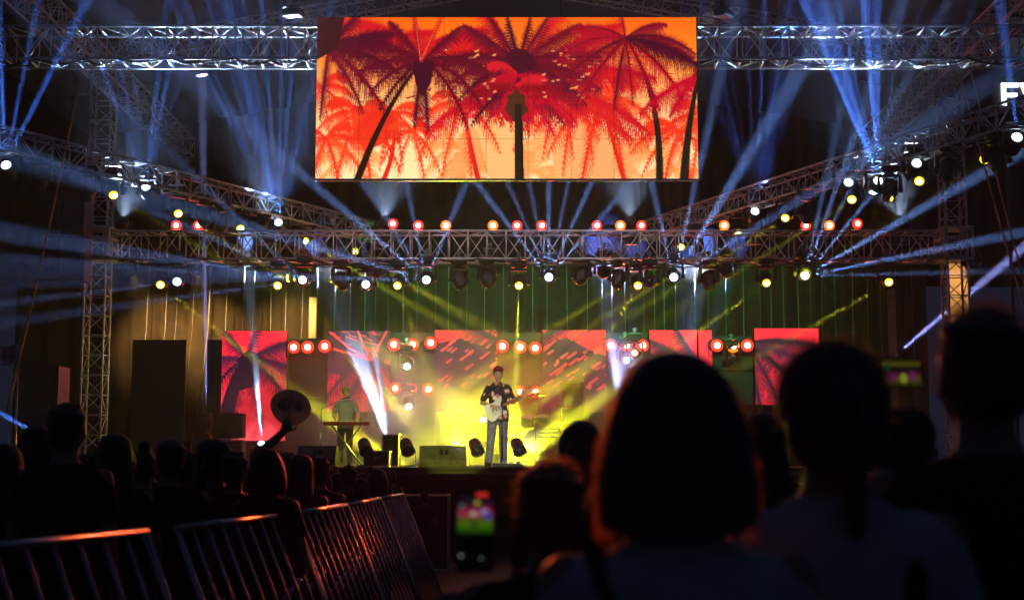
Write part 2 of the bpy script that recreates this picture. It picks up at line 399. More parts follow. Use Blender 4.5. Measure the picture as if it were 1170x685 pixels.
# crimson upper fronds
for (x, y, L, ang, dr) in ((486, 60, 100, -14, .24), (500, 46, 120, 6, .22), (480, 66, 100, -36, .28), (470, 50, 100, -150, .25), (640, 108, 110, 4, .35), (655, 84, 100, -10, .24), (545, 40, 90, 175, .2), (640, 96, 90, -24, .3), (640, 62, 90, -35, .2), (560, 60, 90, -165, .2), (420, 60, 90, -30, .25), (700, 60, 90, 178, .22), (610, 60, 80, -60, .1), (580, 55, 80, -120, .1), (650, 118, 80, 14, .3), (690, 40, 80, 165, .2), (560, 112, 80, 168, .3)):
    frond(big, q(x, y), ang, L * S, dr, mixc(CR, RD, rng.random() * .6), .22)
# centre palm: dark crown, round crimson head below, straight trunk
big.poly([q(593 + 53 * math.cos(t), 106 + 32 * math.sin(t)) for t in np.linspace(math.pi, 2 * math.pi, 30)] + [q(640, 112), q(630, 122), q(622, 134), q(612, 128), q(606, 140), q(578, 140), q(572, 130), q(562, 136), q(556, 122), q(546, 112)], (.72, .04, .15))
for a, L in ((100, 40), (70, 46), (40, 60), (20, 72), (140, 50), (165, 66), (120, 40), (5, 80)): frond(big, q(590, 98), a, L * S, .3, (.76, .05, .15), .26)
for a, L, dr in ((-176, 86, .34), (-160, 96, .30), (-140, 84, .12), (-122, 66, .0), (-104, 56, .0), (-76, 56, .0), (-58, 66, .0), (-38, 92, .12), (-20, 104, .26), (-4, 100, .36), (8, 84, .42), (172, 76, .42)):
    frond(big, q(593, 74), a, L * S, dr, mixc(DK, CR, rng.random() * .45), .21)
big.poly([q(572, 72), q(582, 60), q(592, 56), q(604, 60), q(614, 72), q(608, 82), q(592, 86), q(578, 82)], (.30, .05, .13))
for a, L, dr, cc in ((150, 62, .30, DK), (30, 66, .30, DK), (168, 70, .34, CR), (12, 76, .36, CR), (60, 44, .2, CR), (120, 44, .2, CR), (-160, 60, .5, (.58, .03, .10)), (-20, 62, .5, (.58, .03, .10)), (-140, 50, .5, (.85, .10, .16)), (-40, 50, .5, (.85, .10, .16))): frond(big, q(590, 84 + abs(a) % 7 * 3), a, L * S, dr, cc, .20)
for i in range(150):
    x, y = rng.uniform(462, 680), rng.uniform(56, 116)
    if abs(x - 592) > 26: big.poly([q(x, y), q(x + rng.uniform(3, 7), y + rng.uniform(-2.5, .5)), q(x + 4, y + 1.2), q(x, y + 1)], (1, .62, .40) if rng.random() < .65 else (.62, .05, .16))
big.poly([q(590 + (12 + 1.5 * math.sin(5 * t)) * math.cos(t), 122 + (17 + 2 * math.sin(7 * t)) * math.sin(t)) for t in np.linspace(0, 6.28, 40)], (.33, .16, .09))
big.stroke([q(592, 120), q(592.5, 160), q(593, 206)], 15, 20, TR)
big.stroke([q(596, 140), q(597, 206)], 5, 6, (.05, .05, .05))
# right palm
palm(big, q(716, 44), [(a, L * S, d) for a, L, d in ((-172, 84, .42), (-152, 76, .36), (-34, 60, .3), (-12, 88, .42), (4, 90, .30), (30, 80, .35), (58, 74, .25), (82, 60, .3), (102, 70, .18), (134, 86, .16), (158, 84, .22), (-100, 40, 0))], (mixc(DK, CR, .35), CR), .19, (q(758, 108), q(753, 208)), (5, 17), TR, (.30, .03, .07))
frond(big, q(812, 66), 128, 76 * S, .1, CR, .26); frond(big, q(816, 84), 168, 90 * S, .3, CR, .22); frond(big, q(716, 44), 6, 96 * S, .30, DK, .20)
big.stroke(bez(q(800, 88), q(786, 140), q(781, 208)), 7, 21, (.14, .11, .07))
# left palm and edge palm
palm(big, q(482, 71), [(a, L * S, d) for a, L, d in ((-170, 84, .36), (-152, 118, .28), (172, 66, .42), (-126, 66, .12), (-46, 66, .12), (-16, 84, .42), (4, 78, .62), (26, 66, .7), (98, 66, .12), (84, 70, .12), (150, 60, .4))], (DK, mixc(DK, CR, .35)), .22, (q(440, 118), q(408, 208)), (5, 17), (.17, .08, .06), (.40, .03, .10))
big.poly([q(470, 72), q(484, 68), q(496, 74), q(492, 96), q(482, 112), q(474, 96)], DK)
frond(big, q(480, 71), -66, 62 * S, 0, (.80, .10, .10), .12, (1, .5, .3)); frond(big, q(480, 71), -98, 64 * S, 0, (.62, .04, .12), .12, (1, .5, .3))
palm(big, q(374, 58), [(a, L * S, d) for a, L, d in ((-2, 84, .34), (-28, 86, .25), (50, 66, .3), (98, 66, .2), (28, 78, .4), (-80, 50, 0), (-150, 50, .1), (-55, 60, .1))], (DK, mixc(DK, CR, .5)), .22)
big.poly([q(360, 20), q(392, 20), q(384, 56), q(360, 70)], (.24, .08, .07))
art = half(big.a)
art += (rng.random(art.shape[:2])[..., None] - .5) * .02
rows = (np.arange(art.shape[0]) % 5 == 0)[:, None, None]
art = art * (1 - .05 * rows); hh_, ww_ = art.shape[:2]
for k in range(1, 9): art[:, round(ww_ * k / 9)] *= .80
for k in range(1, 4): art[round(hh_ * k / 4)] *= .82
for k in range(36): i_, j_ = k // 9, k % 9; art[round(hh_ * i_ / 4):round(hh_ * (i_ + 1) / 4), round(ww_ * j_ / 9):round(ww_ * (j_ + 1) / 9)] *= rng.uniform(.955, 1.03)
art = np.clip(art, 0, 1)
def lin(a): return np.where(a <= .04045, a / 12.92, ((a + .055) / 1.055) ** 2.4)
def led_material(name, strength, sample=False):
    m = bpy.data.materials.new(name); m.use_nodes = True; nt = m.node_tree; b = nt.nodes['Principled BSDF']
    at_ = nt.nodes.new('ShaderNodeVertexColor'); at_.layer_name = 'picture'
    nt.links.new(at_.outputs['Color'], b.inputs['Emission Color']); b.inputs['Emission Strength'].default_value = strength
    mm = nt.nodes.new('ShaderNodeMix'); mm.data_type = 'RGBA'; mm.inputs['Factor'].default_value = .2; mm.inputs['A'].default_value = (0, 0, 0, 1); nt.links.new(at_.outputs['Color'], mm.inputs['B']); nt.links.new(mm.outputs['Result'], b.inputs['Base Color']); b.inputs['Roughness'].default_value = .5
    m.cycles.emission_sampling = 'AUTO' if sample else 'NONE'; return m
def picture(name, a, p00, p10, p01, m, parent):
    """a mesh with one vertex per LED, lit in the picture's colours; corners top-left, top-right, bottom-left (relative to parent)"""
    h, w_ = a.shape[:2]; u, v = np.meshgrid(np.linspace(0, 1, w_), np.linspace(0, 1, h))
    p00, p10, p01 = map(np.array, (p00, p10, p01))
    co = p00 + u[..., None] * (p10 - p00) + v[..., None] * (p01 - p00)
    idx = np.arange(h * w_).reshape(h, w_)
    qd = np.stack([idx[:-1, :-1], idx[1:, :-1], idx[1:, 1:], idx[:-1, 1:]], -1).reshape(-1)
    me = bpy.data.meshes.new(name); nq = (h - 1) * (w_ - 1)
    me.vertices.add(h * w_); me.vertices.foreach_set('co', co.reshape(-1).astype(np.float32))
    me.loops.add(nq * 4); me.loops.foreach_set('vertex_index', qd.astype(np.int32))
    me.polygons.add(nq); me.polygons.foreach_set('loop_start', (np.arange(nq) * 4).astype(np.int32))
    me.update(calc_edges=True); me.validate()
    ca = me.color_attributes.new('picture', 'FLOAT_COLOR', 'POINT')
    ca.data.foreach_set('color', np.concatenate([lin(a), np.ones((h, w_, 1))], -1).reshape(-1).astype(np.float32))
    me.materials.append(m); o = bpy.data.objects.new(name, me); COL.objects.link(o); o.parent = parent; return o
YS = 23.6
c0, c1, c2, c3 = at(362.5, 20, YS), at(795.5, 20, YS), at(360, 204, YS), at(798, 204, YS)
root = empty('led_screen', V(((c2.x + c3.x) / 2, YS, c2.z)))
hw = (c3.x - c2.x) / 2; hh = c0.z - c2.z
BIGLED = led_material('big_screen_leds', 1.5)
picture('picture', art, (-hw, 0, hh), (hw, 0, hh), (-hw, 0, 0), BIGLED, root)
b = MB(); b.box((0, .065, hh / 2), (2 * hw + .02, .12, hh + .02), None, 0, .01); b.build('cabinet', M['black_paint'], root)
b = MB(); b.box((0, .02, -.025), (2 * hw, .06, .03)); b.build('bottom_rail', M['alu'], root)
for x in (548, 641): b = MB(); b.tube((at(x, 20, YS).x - root.location.x, .06, hh), (at(x, 20, YS).x - root.location.x, .06, hh + 1.6), .008, .008, 6); b.build('cable', M['steel'], root)
for x in (395, 480, 585, 690, 770):
    b = MB(); xx = at(x, 50, YS).x - root.location.x
    b.box((xx, .3, hh - .45), (.06, .36, .06)); b.build('bracket', M['black_paint'], root)
tag(root, 'wide LED screen showing red palm trees against an orange sky', 'LED screen')

# ---- back wall panels: one picture cut into panels, drawn at 2x
bk = Pic(1380, 300); o_ = (250, 375)
gradient(bk, [(0, (.92, .14, .20)), (.4, (.90, .12, .22)), (.75, (.95, .28, .33)), (1, (.97, .36, .40))])
def qb(x, y): return ((x - o_[0]) * 2, (y - o_[1]) * 2)
PU, PD = (.25, .08, .19), (.12, .05, .12)
for (x, y, L) in ((300, 470, 60), (420, 460, 70), (540, 470, 60), (660, 470, 70), (770, 460, 60), (900, 470, 60), (340, 440, 60), (880, 440, 60)):
    palm(bk, qb(x, y), [(a + rng.uniform(-8, 8), L * 2, .5) for a in (-170, -140, -110, -70, -40, -10, 20, 160)], ((.80, .12, .17), (.70, .09, .17)), .22)
palm(bk, qb(283, 412), [(a, L * 2, d) for a, L, d in ((-165, 56, .35), (-125, 50, .1), (-75, 50, 0), (-30, 66, .15), (-5, 66, .35), (20, 60, .6), (110, 66, .2), (165, 50, .7), (70, 60, .3))], (PU, PD), .26, (qb(262, 440), qb(256, 520)), (20, 40), PD)
bk.poly([qb(272, 412), qb(283, 400), qb(300, 408), qb(296, 440), qb(276, 446)], PD)
bk.poly([qb(374, 376), qb(448, 376), qb(448, 400), qb(430, 424), qb(414, 414), qb(396, 430), qb(374, 424)], PU)
for i in range(60):
    x, y = rng.uniform(374, 446), rng.uniform(376, 414); bk.poly([qb(x, y), qb(x + 8, y + 2.5), qb(x + 9, y + 4), qb(x + 1, y + 1.2)], (.93, .2, .2))
palm(bk, qb(424, 412), [(a, L * 2, d) for a, L, d in ((-175, 66, .3), (-150, 70, .1), (-20, 50, .2), (10, 60, .6), (60, 60, .3), (125, 70, .2), (165, 66, .6), (90, 56, .2))], (PU, PU), .26)
for a, b, c2 in (((378, 380), (400, 398), (424, 412)), ((408, 376), (416, 396), (425, 412)), ((442, 378), (432, 396), (425, 412)), ((380, 398), (400, 404), (424, 412))): bk.stroke([qb(*a), qb(*b), qb(*c2)], 4, 3, (.97, .28, .24))
for x0, x1 in ((496, 570), (618, 694)):
    bk.poly([qb(x0, 394), qb(x0 + 30, 386), qb(x1 - 20, 400), qb(x1, 408), qb(x1, 520), qb(x0, 520)], (.30, .09, .19))
palm(bk, qb(590, 402), [(a, L * 2, d) for a, L, d in ((-178, 110, .5), (-165, 120, .40), (170, 100, .40), (-150, 90, .0), (-30, 90, 0), (-10, 115, .30), (5, 110, .4), (20, 100, .6), (150, 90, .5))], (PU, mixc(PU, PD, .5)), .20)
for i in range(150):
    x, y = rng.uniform(497, 692), rng.uniform(379, 445); k = rng.uniform(.5, 1.3); bk.poly([qb(x, y), qb(x + 9 * k, y - 6 * k), qb(x + 10 * k, y - 5 * k), qb(x + 2, y + 1.6)], (.95, .22 + .1 * rng.random(), .26) if rng.random() < .75 else (.12, .04, .1))
palm(bk, qb(800, 424), [(a, L * 2, d) for a, L, d in ((-170, 76, .2), (-145, 76, .1), (-120, 60, 0), (-20, 50, .1), (170, 70, .5), (150, 60, .5), (20, 50, .5), (-160, 90, .1))], (PU, PU), .22)
palm(bk, qb(852, 392), [(a, L * 2, d) for a, L, d in ((-8, 100, .22), (8, 110, .30), (28, 100, .4), (52, 90, .45), (76, 100, .2), (95, 100, .1))], (PU, PD), .17)
bk.a = np.clip(bk.a, 0, 1)
BK = led_material('back_panel_leds', 2.2)
panels = [(253, 328, 378, 503, 36), (375, 446, 378, 470, 36), (497, 568, 377, 470, 36), (620, 692, 377, 470, 36), (742, 796, 377, 470, 36), (798, 813, 377, 470, 36.25), (862, 935, 375, 462, 36)]
plab = ['leftmost and tallest red palm panel by the dark flats', 'red palm panel behind the keyboard player', 'red palm panel behind the guitarist', 'dim purple red palm panel right of the guitarist', 'red palm panel behind the bobbed haired spectator', 'narrow red strip panel right of the beam', 'bright red palm panel farthest right']
for (x0, x1, y0, y1, Y), lb in zip(panels, plab):
    a0, a1, a2 = at(x0, y0, Y), at(x1, y0, Y), at(x0, y1, Y)
    r = empty('video_wall', V(((a0.x + a1.x) / 2, Y, STAGE_Z))); hw = (a1.x - a0.x) / 2; zt, zb = a0.z - STAGE_Z, a2.z - STAGE_Z
    sub = half(bk.a[max(0, y0 - 375) * 2:(y1 - 375) * 2, (x0 - 250) * 2:(x1 - 250) * 2])
    picture('picture', np.repeat(np.repeat(sub, 1, 0), 1, 1), (-hw, 0, zt), (hw, 0, zt), (-hw, 0, zb), BK, r)
    b = MB(); b.box((0, .055, (zt + zb) / 2), (2 * hw + .02, .1, zt - zb + .02), None, 0, .008); b.build('cabinet', M['black_paint'], r)
    b = MB()
    for s in (-1, 1): b.box((s * (hw - .1), .2, zt / 2), (.06, .06, zt - .1)); b.box((s * (hw - .1), .35, .03), (.06, .5, .06))
    b.build('stand', M['black_paint'], r)
    tag(r, lb, 'LED panel', 'red palm panels along the back of the stage')
# dark boards between the panels and masking flats on the left
boards = [(330, 373, 386, 520, 36.1, 'dark board between the leftmost two red panels'), (447, 496, 380, 525, 36.1, 'dark board carrying two rows of lamps beside the keyboard player'),
          (569, 619, 380, 525, 36.1, 'dark board carrying lamps right behind the guitarist'), (693, 741, 380, 525, 36.1, 'dark board with lamps right of the green loudspeaker'), (814, 861, 384, 462, 36.1, 'dark board with ornate lamp between right red panels')]
for (x0, x1, y0, y1, Y, lb) in boards:
    a0, a1 = at(x0, y0, Y), at(x1, y1, Y); r = empty('lamp_board', V(((a0.x + a1.x) / 2, Y, STAGE_Z)))
    b = MB(); b.box((0, .04, (a0.z + a1.z) / 2 - STAGE_Z), (a1.x - a0.x, .06, a0.z - a1.z)); b.build('board', mat('dark_board', (.05, .05, .06), .5, 0, .4, 3), r)
    b = MB()
    for z in (a0.z - .25, (a0.z + a1.z) / 2): b.tube((-(a1.x - a0.x) / 2, -.02, z - STAGE_Z), ((a1.x - a0.x) / 2, -.02, z - STAGE_Z), .025)
    for s in (-1, 1): b.box((s * .4, .12, (a0.z - STAGE_Z) / 2), (.06, .05, a0.z - STAGE_Z))
    b.build('frame', M['black_paint'], r); tag(r, lb, 'board', 'dark lamp boards between the red panels')
for (x0, x1, y0, Y, lb) in ((152, 213, 388, 33, 'wide black masking flat left of the red panels'), (237, 254, 388, 34.5, 'narrow black masking flat beside the leftmost red panel')):
    a0, a1 = at(x0, y0, Y), at(x1, y0, Y); r = empty('masking_flat', V(((a0.x + a1.x) / 2, Y, STAGE_Z))); hgt = a0.z - STAGE_Z
    b = MB(); b.box((0, 0, hgt / 2), (a1.x - a0.x, .05, hgt)); b.build('panel', mat('black_flat_cloth', (.010, .013, .022), .55, 0, .4, 2), r)
    b = MB(); b.box((-.2, .3, .3), (.05, .6, .05)); b.tube((-.2, .05, hgt * .7), (-.2, .6, .05), .02); b.build('brace', M['black_paint'], r)
    tag(r, lb, 'flat', 'black masking flats')
# ------------------------------------------------------------------ stage lights
YB = .12
def lamp(kind, loc, direction, col, power, angle=3.0, blend=.6, parent=None, r=.03):
    l = bpy.data.lights.new('lamp_beam', kind); l.color = col; l.energy = power
    if kind == 'SPOT': l.spot_size = R(angle); l.spot_blend = blend
    l.shadow_soft_size = r
    o = bpy.data.objects.new('lamp_beam', l); COL.objects.link(o)
    d = V(direction).normalized(); o.rotation_mode = 'QUATERNION'; o.rotation_quaternion = (-d).to_track_quat('Z', 'Y')
    o.location = V(loc) + d * .05
    if parent: o.parent = parent; o.location = o.location - parent.location
    return o
_mesh = {}
def head_meshes():
    b = MB(); b.box((0, 0, -.11), (.34, .24, .14), None, 0, .025); b.box((0, -.125, -.11), (.2, .012, .07))
    b.tube((0, 0, -.18), (0, 0, -.215), .09, .09, 14); _mesh['base'] = b.mesh('base', M['black'])
    b = MB()
    b.box((0, 0, .0), (.30, .07, .03)); b.box((0, 0, .06), (.06, .05, .10)); b.tube((0, -.03, .09), (0, .03, .09), .05, .05, 10)
    _mesh['clamp'] = b.mesh('clamp', M['steel'])
    b = MB(); b.box((0, 0, -.235), (.40, .11, .045), None, 0, .012)
    for s in (-1, 1): b.box((s * .195, 0, -.40), (.05, .12, .32), None, 0, .015); b.tube((s * .165, 0, -.5), (s * .235, 0, -.5), .062, .062, 14)
    _mesh['yoke'] = b.mesh('yoke', M['black'])
    b = MB(); b.lathe([(.03, -.21), (.085, -.20), (.12, -.15), (.145, -.06), (.15, .06), (.135, .12), (.125, .185), (.118, .20), (.105, .195)], n=20)
    for k in range(5): b.lathe([(.122 - abs(k - 2) * .002, -.155 + k * .02), (.142, -.150 + k * .02), (.122, -.144 + k * .02)], n=20)
    _mesh['head'] = b.mesh('head', M['black'], True)
    for key in list(G) + ['dead']:
        b = MB(); b.lathe([(.088, .19), (.086, .205), (.07, .225), (.052, .234)], n=18); b.lathe([(.058, .225), (.05, .238), (.03, .247), (.006, .25)], n=16, mi=1); _mesh['lens_' + key] = b.mesh('lens', [G[key], G['core_' + key] if 'core_' + key in G else G['white']] if key in G else [M['lens_dead'], M['lens_dead']], True)
head_meshes()
def put(name, mesh, parent, loc=(0, 0, 0), q=None):
    o = bpy.data.objects.new(name, mesh); COL.objects.link(o); o.parent = parent; o.location = loc
    if q is not None: o.rotation_mode = 'QUATERNION'; o.rotation_quaternion = q
    return o
def moving_head(lens, aim, key, label, group, floor=False, name='moving_head'):
    lens = V(lens); d = (V(aim) - lens).normalized(); pivot = lens - d * .24
    up = -1 if floor else 1
    root = empty(name, pivot + V((0, 0, .5 * up)))
    az = math.atan2(d.y, d.x) - math.pi / 2
    qb_ = Quaternion((0, 0, 1), az)
    if floor: qb_ = qb_ @ Quaternion((0, 1, 0), math.pi)
    put('base', _mesh['base'], root, (0, 0, 0), qb_ if floor else None)
    if not floor: put('clamp', _mesh['clamp'], root)
    put('yoke', _mesh['yoke'], root, (0, 0, 0), qb_)
    hd = put('head', _mesh['head'], root, pivot - root.location, d.to_track_quat('Z', 'Y'))
    put('lens', _mesh['lens_' + key], hd)
    tag(root, label, 'stage light', group); return root
BLUE, ICE, YEL, WHT, VIO = (.07, .22, 1), (.22, .40, 1), (.94, .93, .02), (.75, .85, 1), (.36, .38, 1)
PB = 480.0                               # overall beam power
def fan(root, lens, Y, targets, col, power, ang=2.6, blend=.8):
    """narrow beams of one prism lamp, each through a point seen at (px, py) at distance Y2"""
    for t in targets:
        px, py = t[0], t[1]; lens = V(lens); Y2 = t[2] if len(t) > 2 else Y; k = t[3] if len(t) > 3 else 1; a = t[4] if len(t) > 4 else ang
        lamp('SPOT', lens, at(px, py, Y2) - V(lens), col, power * k * ((PB * YB if col == YEL else PB) if a < 20 else 3.0), a, blend, root)
CENTRE = V((-.1, 29.2, 1.55))
# --- yellow heads under the wing trusses
for side, pxs in ((-1, [(130, 224), (204, 245), (275, 262), (349, 276), (406, 288)]), (1, [(778, 283), (843, 267), (897, 250), (973, 229), (1050, 208), (1125, 183)])):
    for i, (px, py) in enumerate(pxs):
        Yw = wing_point(side, px).y - .1; L = at(px, py, Yw)
        tgt = V((L.x * .25 + (.4 if side < 0 else -.4), 27.5, 1.55))
        aim = V((L.x * .55, L.y - 7, 1.2))
        r = moving_head(L, aim, 'yellow', f'yellow moving head, {ordinal(i)} yellow one from the left under the {"left" if side < 0 else "right"} wing truss', 'yellow moving heads under the wing trusses')
        bt = (at(px + 150, py + 88, 30) if side < 0 else at(px - 240, py + 150, 31))
        lamp('SPOT', L, bt - L, YEL, 5200 * PB * YB, 3.4, .9, r)
# --- heads under the middle truss, yellow and white in turn
yb = [(183, 326), (317, 327), (454, 327), (593, 327), (729, 327), (876, 324), (1016, 323)]
ytg = [(330, 440, 31), (420, 430, 32), (500, 455, 31), (588, 480, 31), (640, 470, 31), (745, 415, 31), (860, 410, 31)]
for i, ((px, py), tg) in enumerate(zip(yb, ytg)):
    L = at(px, py, 29.6); r = moving_head(L, V((L.x * .9, 22, 1.5)), 'yellow', f'yellow moving head, {ordinal(i)} yellow one from the left under the middle truss', 'yellow moving heads under the middle truss')
    fan(r, L, 31, [tg], YEL, (9000, 5000, 12000, 22000, 9000, 9000, 5000)[i], 5, .9)
wb = [(202, 322), (345, 320), (487, 320), (627, 317), (770, 317), (920, 315)]
wf = [[(120, 332, 0, .4, 2)], [(150, 286, 0, .8, 3), (190, 298, 0, 1, 2.2), (215, 310, 0, .8, 2), (250, 276, 0, .8, 2.4), (225, 322, 0, .6, 1.6), (285, 262, 0, .6, 2.2), (240, 335, 0, .5, 2)], [(440, 280, 0, .8), (420, 300, 0, .8, 2), (455, 270, 0, .5, 2), (505, 276, 0, .5), (475, 262, 0, .4), (410, 318, 0, .5)],
      [(585, 262, 0, .8, 2), (600, 255, 0, .6, 1.5), (613, 250, 0, .6, 1.5), (627, 245, 0, .8, 2), (641, 250, 0, .6, 1.5), (655, 255, 0, .7, 2), (672, 265, 0, .7, 2)],
      [(800, 268, 0, .9, 2.4), (785, 252, 0, .7, 2), (822, 285, 0, .7), (757, 262, 0, .5)], [(980, 242, 0, 1, 2), (963, 232, 0, .7, 1.6), (948, 236, 0, .8, 2), (1012, 262, 0, .9, 3), (1070, 285, 0, .8, 3), (935, 245, 0, .4), (1050, 312, 0, .4, 2)]]
for i, ((px, py), tg) in enumerate(zip(wb, wf)):
    L = at(px, py, 29.6); r = moving_head(L, at(px + (tg[0][0] - px) * .3, py + 40, 26), 'white', f'bluish white moving head, {ordinal(i)} white one from the left under the middle truss', 'white moving heads under the middle truss')
    fan(r, L, 30, [(a[0], a[1], 27.2) + tuple(a[3:]) for a in tg], ICE, 1900 if i > 1 else 1000, 2.0)
    dn = [None, [(398, 385, 33.5, .16, 5), (372, 360, 33, .12, 3)], [(458, 375, 33.5, .16, 5), (520, 360, 33, .1, 4)], [(668, 372, 33.5, .16, 6), (640, 350, 33, .1, 4)], [(728, 372, 33.5, .15, 6), (800, 350, 33, .1, 4)], [(860, 360, 33.5, .12, 5)]][i]
    if dn: fan(r, L, 30, dn, ICE, 3000, 4, 1)
# --- white heads on the wing trusses throwing fans upward
def spread(x0, x1, y, n, j=10): return [(x0 + (x1 - x0) * (i + random.uniform(-.25, .25)) / (n - 1), y + random.uniform(-j, j), 0, random.choice((.7, 1.1, 1.6)), random.choice((1.0, 1.3, 1.8))) for i in range(n)]
ww = [(-1, 6, 187, spread(-30, 70, 80, 4), .5), (-1, 166, 212, spread(120, 215, 90, 6), .45),
      (-1, 318, 253, spread(240, 372, 92, 11) + [(292, 140, 0, .22, 6), (350, 135, 0, .22, 5), (225, 150, 0, .5, 2)], 1),
      (1, 863, 240, spread(812, 915, 90, 8) + [(824, 140, 0, .2, 6), (880, 140, 0, .2, 4)], .7),
      (1, 970, 207, spread(935, 975, 90, 3), .4), (1, 1004, 205, spread(950, 1078, 78, 10) + [(965, 95, 0, .4, 3), (1062, 105, 0, .4, 4), (1000, 70, 0, .4, 2.6)], 1.1),
      (1, 1048, 185, spread(1040, 1090, 85, 3), .4), (1, 1163, 155, [(1150, 60, 0)], .3)]
cnt = {-1: 0, 1: 0}
for side, px, py, tg, k in ww:
    Yw = wing_point(side, px).y - .15; L = at(px, py, Yw)
    r = moving_head(L, L + V((0, -2.2, .9)), 'white', f'white moving head, {ordinal(cnt[side])} white one from the left under the {"left" if side < 0 else "right"} wing truss', 'white moving heads on the wing trusses')
    cnt[side] += 1
    fan(r, L, Yw, [(a[0], a[1], Yw - 3.2) + tuple(a[3:]) for a in tg], BLUE, 3300 * k, 2.1)
# --- unlit heads hanging in between
for side, pxs in ((-1, [38, 92, 232, 246, 300, 378]), (1, [800, 928, 1020, 1085, 1148])):
    for i, px in enumerate(pxs):
        p = wing_point(side, px); L = p + V((0, -.15, -.78)) + V((0, 0, random.uniform(-.1, .05)))
        moving_head(L, L + V((random.uniform(-.6, .6), -.5, -1)), 'dead', f'unlit moving head, {ordinal(i)} unlit one from the left under the {"left" if side < 0 else "right"} wing truss', 'unlit moving heads under the wing trusses')
for i, px in enumerate((392, 528, 560, 662, 705, 812)):
    L = at(px, 330 + random.uniform(-6, 4), 30.2); moving_head(L, L + V((random.uniform(-.4, .4), -.4, -1)), 'dead', f'unlit moving head, {ordinal(i)} unlit one from the left under the middle truss', 'unlit moving heads under the middle truss')
L = at(418, 325, 30.0); r = moving_head(L, at(418, 345, 26), 'white', 'large flaring white moving head under the middle truss left of the guitarist', None)
fan(r, L, 30, [(370, 372, 31), (445, 400, 32, .6), (395, 400, 32)], ICE, 2000, 3)
# --- par cans
b = MB(); b.lathe([(.05, -.26), (.1, -.25), (.115, -.2), (.118, .02), (.126, .03), (.126, .05), (.112, .05), (.1, .0)], n=20); _mesh['can'] = b.mesh('can', M['black'], True)
b = MB()
for s in (-1, 1): b.box((s * .14, 0, -.06), (.012, .035, .26))
b.box((0, 0, -.19), (.29, .035, .012)); _mesh['bracket'] = b.mesh('bracket', M['black'])
for key in ('red', 'orange', 'pink'):
    b = MB(); b.lathe([(.112, .035), (.105, .05), (.082, .062), (.05, .072), (.01, .078)], n=18, mi=0); b.lathe([(.058, .06), (.050, .082), (.028, .096), (.004, .1)], n=16, mi=1)
    _mesh['par_' + key] = b.mesh('lens', [G['orange' if key == 'orange' else 'red'], G['pink'] if key != 'pink' else G['warm']], True)
RED = (1, .06, .03)
def par(px, py, Y, key, label, group, power, size=1.0):
    L = at(px, py, Y); pivot = L - V((0, -.08, 0)); root = empty('par_can', pivot + V((0, 0, -.19 * size))); root.scale = (size,) * 3
    d = V((random.uniform(-.12, .12), -1, -.10)).normalized(); qd = d.to_track_quat('Z', 'Y')
    c = put('can', _mesh['can'], root, (0, 0, .19), qd); put('lens', _mesh['par_' + key], c); put('bracket', _mesh['bracket'], root, (0, 0, .19))
    lo = lamp('SPOT', L + d * .10 * size, d, RED if key != 'orange' else (1, .16, .02), power, 140, 1, root, .05); lo.location = lo.location / size
    tag(root, label, 'stage light', group); return root
top = [201, 226, 252, 449, 478, 509, 563, 591, 619, 682, 709, 733, 828, 921, 948, 980]
keys = ['red', 'red', 'red', 'red', 'red', 'orange', 'orange', 'red', 'red', 'red', 'orange', 'red', 'orange', 'red', 'orange', 'pink']
for i, px in enumerate(top):
    par(px, 257 - (2 if i in (3, 15) else 0), 30.2, keys[i], f'glowing red par can standing on the middle truss, x' if False else f'{"orange" if keys[i] == "orange" else "red"} par can on the middle truss, {ordinal(i) if i < 14 else ("second last" if i == 14 else "last")} from the left', 'red par cans on top of the middle truss', 14)
rk = [('leftmost lamp board', [(336, 396), (351, 396), (371, 395)]), ('board beside the keyboard player', [(450, 393), (471, 393), (492, 391)]),
      ('board right behind the guitarist', [(574, 395), (594, 396), (612, 397)]), ('board right of the green loudspeaker', [(698, 394), (716, 394), (734, 394)]), ('rightmost lamp board', [(819, 394), (838, 395), (854, 394)])]
for nm, ls in rk:
    for i, (px, py) in enumerate(ls):
        par(px, py, 35.7, 'orange' if (nm[:9] == 'rightmost' and i == 1) else 'pink', f'{("left", "middle", "right")[i]} of three red par cans atop the {nm}', 'red par cans along the lamp boards', 120 if 'green' in nm else 70, 1.45)
for i, (px, py) in enumerate([(452, 443), (470, 443), (489, 444)]): par(px, py, 35.7, 'pink', f'{("left", "middle", "right")[i]} par can in the lower row on the board beside the keyboard player', 'lower par cans on the lamp boards', 60, 1.35)
for i, (px, py) in enumerate([(594, 447), (612, 447)]): par(px, py, 35.7, 'pink', f'warm white par can, {("left", "right")[i]} one of the lower pair just above the guitar neck', 'lower par cans on the lamp boards', 60, 1.35)
# --- shiny white heads hanging on the boards
for i, (px, py, lb) in enumerate([(465, 419, 'upper glaring white moving head on the board beside the keyboard player'), (467, 465, 'lower glaring white moving head on the board beside the keyboard player'), (716, 412, 'glaring white moving head below the par cans right of the green loudspeaker'), (838, 414, 'unlit moving head with golden glint on the rightmost lamp board')]):
    L = at(px, py, 35.5); r = moving_head(L, L + V((.1, -1, -.5)), 'white' if i < 3 else 'dead', lb, None)
    if i < 3: lamp('SPOT', L + V((0, -.1, 0)), (.1, -1, -.2), WHT, 110, 130, 1, r, .05)
